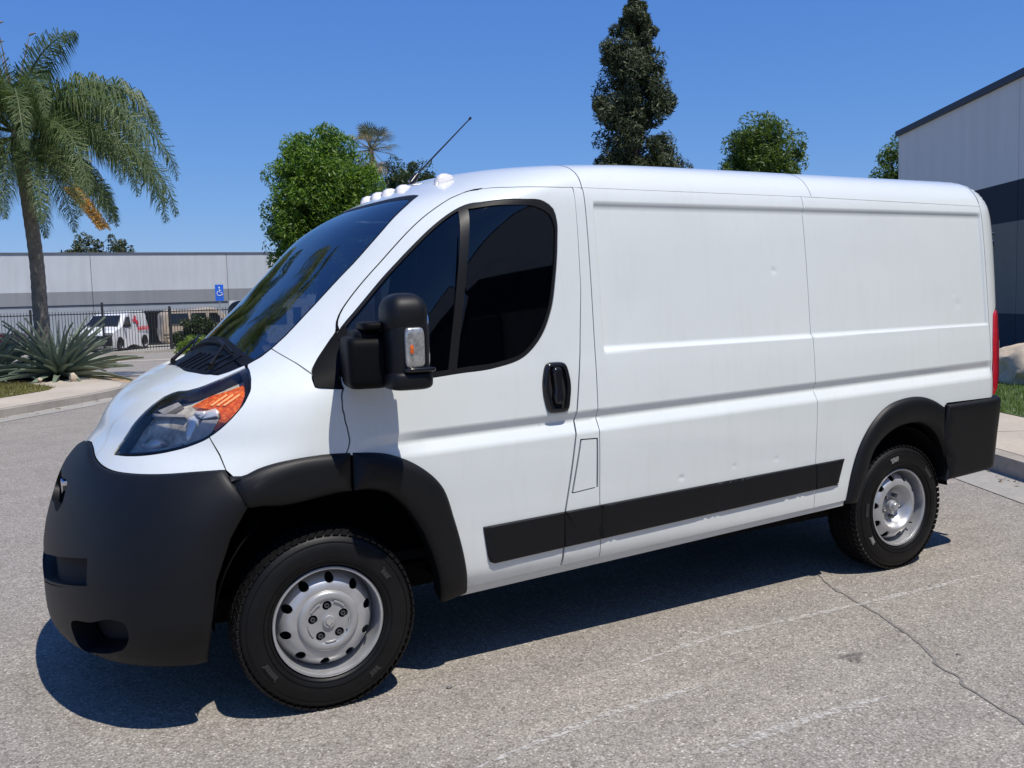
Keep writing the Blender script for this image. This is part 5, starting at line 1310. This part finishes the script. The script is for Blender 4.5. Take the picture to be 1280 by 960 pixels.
def boulder(name, loc, s, lab, seed, sub=4):
    bm = bmesh.new(); bmesh.ops.create_icosphere(bm, subdivisions=sub, radius=1.0); st = random.Random(seed); o3 = Vector((st.random() * 9, st.random() * 9, 1))
    from mathutils import noise
    for v in bm.verts:
        k = 1 + .30 * noise.noise(v.co * 1.3 + o3) + .16 * noise.noise(v.co * 3.1 + o3) + .06 * noise.noise(v.co * 8 + o3) - .05 * abs(noise.noise(v.co * 5 + o3)); v.co = Vector((v.co.x * s[0], v.co.y * s[1], v.co.z * s[2])) * k
    o = bm_obj(name, bm, MT['stone'], None, smooth=True); o.location = loc; tag(o, lab, 'boulder'); return o
boulder('boulder', (12.45, 3.70, .36), (.62, .60, .42), 'tan boulder on the green lawn beside the dark blue wall', 2)
boulder('small_rock', (.50, 18.0, .17), (.085, .08, .11), 'small white rock at the lawn edge below the agave', 3, 3)
boulder('small_rock', (-.15, 18.1, .17), (.05, .05, .045), 'tiny pale rock left of the white rock below the agave', 4, 2)

# hedge and bush near the fence
def bush(name, lab, c, r, n, per, leaf, mat, seed):
    st = np.random.default_rng(seed); x, y = c; t = empty(name, (x, y, gz(x, y))); tag(t, lab, 'bush'); cs = []
    for i in range(n):
        d = st.normal(size=3); d /= np.linalg.norm(d); d[2] = abs(d[2]); cs.append(d * np.array(r) * st.random()**.3)
    link('foliage', np_mesh('foliage', leaves(cs, [.22] * n, per, leaf), 4), mat, t)
    A = Acc()
    for i in range(6): A.add(tube([(0, 0, 0), (cs[i][0] * .5, cs[i][1] * .5, cs[i][2] * .5), tuple(cs[i])], [.03, .02, .008], 5))
    A.obj('stems', MT['bark2'], t)
bush('hedge', 'dark green hedge in front of the left building behind the sign post', (7.95, 42.6), (1.15, .8, 1.60), 170, 70, .10, MT['hedge'], 61)
bush('hedge', 'second dark hedge, partly hidden by the windshield', (10.0, 43.0), (1.3, .8, 1.6), 120, 60, .10, MT['hedge'], 62)
bush('bush', 'low lime green bush in front of the iron fence', (6.55, 35.6), (.95, .6, .62), 110, 70, .07, MT['bush'], 63)
bush('bush', 'second low lime bush, half hidden behind the van hood', (7.9, 35.8), (.9, .6, .6), 100, 70, .07, MT['bush'], 64)

# ------------------------------------------------------------------ IRON FENCE
fence = empty('iron_fence', (-8.0, 41.6, 0)); tag(fence, 'black iron picket fence around the car park on the left', 'fence')
fz = gz(0, 41.6); fx0, fx1 = 0.0, 17.4
pk = bmesh.new(); bbox(pk, -.011, .011, -.011, .011, .06, 1.93); pkm = bpy.data.meshes.new('picket'); pk.to_mesh(pkm); pk.free(); pkm.materials.append(MT['iron'])
n = int((fx1 - fx0) / .125)
for i in range(n):
    o = bpy.data.objects.new('picket', pkm); COL.objects.link(o); o.parent = fence; o.location = (fx0 + .06 + i * .125, 0, fz)
for zr in (.16, 1.78):
    bm = bmesh.new(); bbox(bm, fx0, fx1, -.022, .022, fz + zr, fz + zr + .045); bm_obj('rail', bm, MT['iron'], fence)
for i, x in enumerate(np.arange(fx0, fx1 + .1, 2.9)):
    bm = bmesh.new(); bbox(bm, x - .05, x + .05, -.05, .05, fz, fz + 2.05 + (.25 if i == 4 else 0)); bm_obj('post', bm, MT['iron'], fence, bevel=.008)

# ------------------------------------------------------------------ PARKING SIGN
sg = empty('parking_sign', (8.55, 40.4, gz(8, 40))); tag(sg, 'blue disabled parking sign on a thin metal post', 'sign')
A = Acc(); A.add(tube([(0, 0, 0), (0, 0, 2.85)], .028, 8)); A.obj('post', MT['galv'], sg)
bm = bmesh.new(); bbox(bm, -.19, .19, -.045, -.030, 2.20, 2.96); bm_obj('sign_face', bm, MT['signblue'], sg, bevel=.004)
A = Acc(); zc_ = 2.62
A.add(superbox((.0, -.052, zc_ + .20), (.035, .004, .035), (1, 1)))
A.add(tube([(.0, -.052, zc_ + .15), (.0, -.052, zc_ - .02), (.10, -.052, zc_ - .02), (.14, -.052, zc_ - .16)], .016, 6)); A.add(tube([(0, -.052, zc_ + .07), (.08, -.052, zc_ + .07)], .012, 6))
A.add(tube([(.015 + .11 * math.cos(a) - .02, -.052, zc_ - .07 + .11 * math.sin(a)) for a in np.linspace(1.9, 6.0, 14)], .014, 6)); A.obj('wheelchair_symbol', MT['signwhite'], sg)

# ------------------------------------------------------------------ LEFT BUILDING (far, across the car park)
lb = empty('warehouse_building', (-14, 52.1, gz(0, 52))); tag(lb, 'long low grey banded warehouse behind the fence on the left', 'building')
H_ = 5.15; xL, xR = -16.0, 29.45 - 0.0
xc = 14 + 16.35        # right corner (local x)
joints = [-30.0, -23, -16, -9, -2, 5.2, 12.2, 14 + 4.25, 14 + 11.6, xc]
for a, b in zip(joints[:-1], joints[1:]):
    bm = bmesh.new(); bbox(bm, a + .012, b - .012, 0, .25, 0, H_); bm_obj('wall_panel', bm, MT['wallL2'] if a >= 14 + 11.5 else MT['wallL'], lb)
bm = bmesh.new(); bbox(bm, -30, xc, .10, .24, 0, H_ - .01); bm_obj('wall_core', bm, MT['dark'], lb)
bm = bmesh.new(); bbox(bm, xc - .25, xc - .001, .251, 26, 0, H_); bm_obj('side_wall', bm, MT['wallL'], lb)
bm = bmesh.new(); bbox(bm, -30, xc + .03, -.04, .28, H_, H_ + .10); bbox(bm, xc - .28, xc + .03, .281, 26, H_, H_ + .10); bm_obj('coping', bm, MT['coping2'], lb)
bm = bmesh.new(); bbox(bm, -30, xc - .26, .26, 26, H_ - .5, H_ - .4); bm_obj('roof', bm, MT['gutter'], lb)
bm = bmesh.new(); bbox(bm, -30, 14 + 11.55, -.035, -.001, 2.34, 2.40); bm_obj('reveal_strip', bm, MT['coping'], lb)
for (a, b, z0, z1) in ((14 + 6.9, 14 + 9.7, 0, 1.90), (14 + 12.9, 14 + 15.0, .9, 1.85), (14 + 15.4, 14 + 15.9, .9, 1.85), (5.6, 7.4, 0.05, 2.05), (-6, -3.5, .05, 2.0)):
    bm = bmesh.new(); bbox(bm, a, b, -.02, -.001, z0, z1); wdw = bm_obj('window', bm, MT['glassw'], lb)
    bm = bmesh.new(); bbox(bm, a - .05, b + .05, -.045, -.0205, z1, z1 + .06); bm_obj('window_frame', bm, MT['coping'], wdw)

# ------------------------------------------------------------------ RIGHT BUILDING
dR = Vector((.54, .84)).normalized(); nR = Vector((dR.y, -dR.x)); B0 = Vector((16.25, 6.4))
rb_ = empty('office_building', (B0.x, B0.y, 0), math.atan2(dR.y, dR.x)); tag(rb_, 'grey office building with dark blue painted bands at the right edge', 'building')
# local x runs along the wall (far corner at +), local -y is into the building, local +y faces the street
far = 6.8; HR = 5.52
js = [-48, -41, -34, -27, -20, -13, -6, .2, far]
for a, b in zip(js[:-1], js[1:]):
    bm = bmesh.new(); bbox(bm, a + .008, b - .008, -.25, 0, -.3, HR); bm_obj('wall_panel', bm, MT['wallR'], rb_)
bm = bmesh.new(); bbox(bm, -48, far - .01, -.24, -.12, -.3, HR - .02); bm_obj('wall_core', bm, MT['dark'], rb_)
bm = bmesh.new(); bbox(bm, far - .25, far, -30, -.251, -.5, HR); bm_obj('side_wall', bm, MT['wallR'], rb_)
bm = bmesh.new(); bbox(bm, -48, far + .06, -.30, .07, HR, HR + .14); bm_obj('coping', bm, MT['coping'], rb_, bevel=.01)
bm = bmesh.new(); bbox(bm, far - .30, far + .06, -30, -.301, HR, HR + .14); bm_obj('coping', bm, MT['coping'], rb_, bevel=.01)
bm = bmesh.new(); bbox(bm, -48, far - .26, -30, -.26, HR - .5, HR - .4); bm_obj('roof', bm, MT['gutter'], rb_)
for a in (-45, -38, -31, -24, -17, -10):
    bm = bmesh.new(); bbox(bm, a, a + 4.6, .001, .03, 1.08, 2.80); wdw = bm_obj('window', bm, MT['glassw'], rb_)
    for k in range(4): bm = bmesh.new(); bbox(bm, a + k * 1.52, a + k * 1.52 + .05, .0305, .06, 1.05, 2.83); bm_obj('window_frame', bm, MT['coping'], wdw)

# ------------------------------------------------------------------ PARKED CARS
def car_body(name, parent, prof, w_, mat, taper=.10, zt=1.0):
    """prof: closed side outline (x,z); sides lean in above zt and plan corners are rounded."""
    pr = catmull(prof, .10, closed=True); L0 = min(p_[0] for p_ in pr); L1 = max(p_[0] for p_ in pr); Zm = max(p_[1] for p_ in pr)
    ys = [-1, -.96, -.85, -.5, 0, .5, .85, .96, 1]; V = []; F = []; n = len(pr); cx = (L0 + L1) / 2; cz = .55
    for k, yy in enumerate(ys):
        e = 1 - .045 * (abs(yy) > .95) - .012 * (abs(yy) > .84)
        for x, z in pr:
            ww = w_ / 2 * (1 - taper * max(0, (z - zt) / (Zm - zt))**1.2); ce = 1 - .10 * (abs(x - cx) / (L1 - cx))**6 * abs(yy)
            V.append((cx + (x - cx) * e * (1 - .04 * abs(yy)**2), yy * ww * ce, cz + (z - cz) * e))
    for k in range(len(ys) - 1):
        for i in range(n): a = k * n + i; b = k * n + (i + 1) % n; F.append((a, b, b + n, a + n))
    F.append(tuple(range(n))[::-1]); F.append(tuple((len(ys) - 1) * n + i for i in range(n)))
    me = mesh(name, V, F, True); bm = bmesh.new(); bm.from_mesh(me); bmesh.ops.recalc_face_normals(bm, faces=bm.faces[:]); bm.to_mesh(me); bm.free()
    me.shade_smooth(); me.set_sharp_from_angle(angle=math.radians(35)); return link(name, me, mat, parent)
def plate(name, pts, y, thick, mat, parent, lean=0, z0=1.0):
    """flat side part; pts (x,z)"""
    s = 1 if y > 0 else -1; V = [(x, y - s * lean * max(0, z - z0), z) for x, z in pts] + [(x, y - s * lean * max(0, z - z0) + s * thick, z) for x, z in pts]; n = len(pts)
    F = [tuple(range(n)), tuple(range(n, 2 * n))[::-1]] + [(i, (i + 1) % n, n + (i + 1) % n, n + i) for i in range(n)]
    me = mesh(name, V, F); bm = bmesh.new(); bm.from_mesh(me); bmesh.ops.recalc_face_normals(bm, faces=bm.faces[:]); bm.to_mesh(me); bm.free(); return link(name, me, mat, parent)
def car_wheel(parent, x, y, r):
    s = 1 if y > 0 else -1
    V, F = lathe([(r * .62, .10), (r * .8, .11), (r * .96, .09), (r, .05), (r, -.05), (r * .96, -.09), (r * .6, -.1)], 28); V = [(a, -b * s, c) for a, b, c in V]
    o = link('wheel', mesh('wheel', V, F, True), MT['tyre'], parent); o.location = (x, y, r)
    V, F = lathe([(0, .06), (r * .3, .07), (r * .58, .05), (r * .64, .10)], 28); V = [(a, -b * s, c) for a, b, c in V]; link('hubcap', mesh('hubcap', V, F, True), MT['nut'], o)
# compact white panel van; local -x is its front
cv = empty('small_panel_van', (4.45, 45.0, gz(4, 45)), math.atan2(.86, .52)); tag(cv, 'small white panel van with red graphics parked behind the fence', 'van')
car_body('body', cv, [(-2.15, .35), (-2.22, .62), (-2.15, .92), (-1.55, 1.12), (-1.25, 1.22), (-.62, 1.74), (-.2, 1.84), (1.2, 1.86), (2.05, 1.80), (2.18, 1.2), (2.20, .5), (2.1, .32), (0, .28)], 1.80, MT['carwhite'], .13)
for s in (-1, 1):
    plate('side_window', [(-1.02, 1.16), (-.52, 1.62), (-.12, 1.66), (-.10, 1.16)], s * .895, .012, MT['glassw'], cv, .14)
    plate('wheel_arch', [(-1.42 + .40 * math.cos(a), .32 + .40 * math.sin(a)) for a in np.linspace(0, PI, 12)], s * .895, .01, MT['carblk'], cv)
    plate('wheel_arch', [(1.32 + .40 * math.cos(a), .32 + .40 * math.sin(a)) for a in np.linspace(0, PI, 12)], s * .895, .01, MT['carblk'], cv)
    for x in (-1.42, 1.32): car_wheel(cv, x, s * .82, .32)
    plate('red_graphic', [(.20, 1.38), (.52, 1.38), (.52, 1.25), (.80, 1.22), (.78, 1.42), (.60, 1.46), (.62, 1.66), (.40, 1.70), (.40, 1.52), (.20, 1.54)], s * .900, .01, MT['redprint'], cv, .14)
    for k in range(6): plate('red_graphic', [(.62 + k * .22, .96), (.78 + k * .22, .97), (.76 + k * .22, 1.15), (.66 + k * .22, 1.14)], s * .906, .01, MT['redprint'], cv, .10, .8)
V = [(-1.27, -.76, 1.24), (-1.27, .76, 1.24), (-.70, .66, 1.70), (-.70, -.66, 1.70)]; V = V + [(x - .035, y, z + .03) for x, y, z in V]
ws2 = link('windshield', mesh('windshield', V, [(4, 5, 6, 7), (0, 1, 5, 4), (1, 2, 6, 5), (2, 3, 7, 6), (3, 0, 4, 7)]), MT['glassw'], cv)
bm = bmesh.new(); bbox(bm, -2.30, -2.10, -.84, .84, .32, .80); bm_obj('bumper', bm, MT['carblk'], cv, bevel=.05)
for s in (-1, 1):
    bm = bmesh.new(); bbox(bm, -2.20, -1.95, s * .68 - .14, s * .68 + .14, .80, .94); bm_obj('headlight', bm, MT['signal'], cv, bevel=.03)
    bm = bmesh.new(); bbox(bm, -1.0, -.85, s * 1.0 - .08, s * 1.0 + .08, 1.14, 1.30); bm_obj('side_mirror', bm, MT['carblk'], cv, bevel=.03)
# tan SUV side-on behind it
sv = empty('tan_suv', (9.35, 47.6, gz(9, 48)), 0); tag(sv, 'tan sport utility vehicle parked behind the small white van', 'car')
car_body('body', sv, [(-2.45, .45), (-2.5, .95), (-2.46, 1.15), (-2.36, 1.78), (-2.2, 1.88), (-1.2, 1.91), (.55, 1.90), (1.25, 1.25), (2.35, 1.10), (2.5, .8), (2.45, .42), (0, .38)], 1.95, MT['cartan'], .14)
for (a, b) in ((-2.10, -1.05), (-.98, -.15), (-.08, .78)):
    plate('side_window', [(a, 1.22), (a + .06, 1.74), (b - .04 if b < .5 else b - .42, 1.74), (b, 1.22)], -.97, .012, MT['glassw'], sv, .17)
for x in (-1.55, 1.55):
    plate('wheel_arch', [(x + .46 * math.cos(a), .38 + .46 * math.sin(a)) for a in np.linspace(0, PI, 12)], -.975, .01, MT['carblk'], sv)
    for s in (-1, 1): car_wheel(sv, x, s * .88, .38)
bm = bmesh.new(); bbox(bm, -2.4, 2.4, -.985, -.965, .62, .68); bm_obj('side_trim', bm, MT['carblk'], sv)
# dark sedan hidden behind the agaves
sd_ = empty('dark_sedan', (-1.6, 45.0, gz(0, 45)), 0); tag(sd_, 'dark maroon sedan half hidden behind the agaves at the left edge', 'car')
car_body('body', sd_, [(-2.3, .35), (-2.35, .75), (-2.1, .95), (-1.5, 1.02), (-.8, 1.42), (.5, 1.45), (1.3, 1.05), (2.2, .98), (2.35, .7), (2.3, .35), (0, .3)], 1.8, MT['carred'], .18, .9)
for (a, b) in ((-1.2, -.15), (-.08, .95)): plate('side_window', [(a, 1.02), (a + .35 if a < -.5 else a, 1.34), (b if b < .5 else b - .35, 1.34), (b, 1.02)], -.895, .012, MT['glassw'], sd_, .3)
for x in (-1.4, 1.4):
    for s in (-1, 1): car_wheel(sd_, x, s * .82, .32)
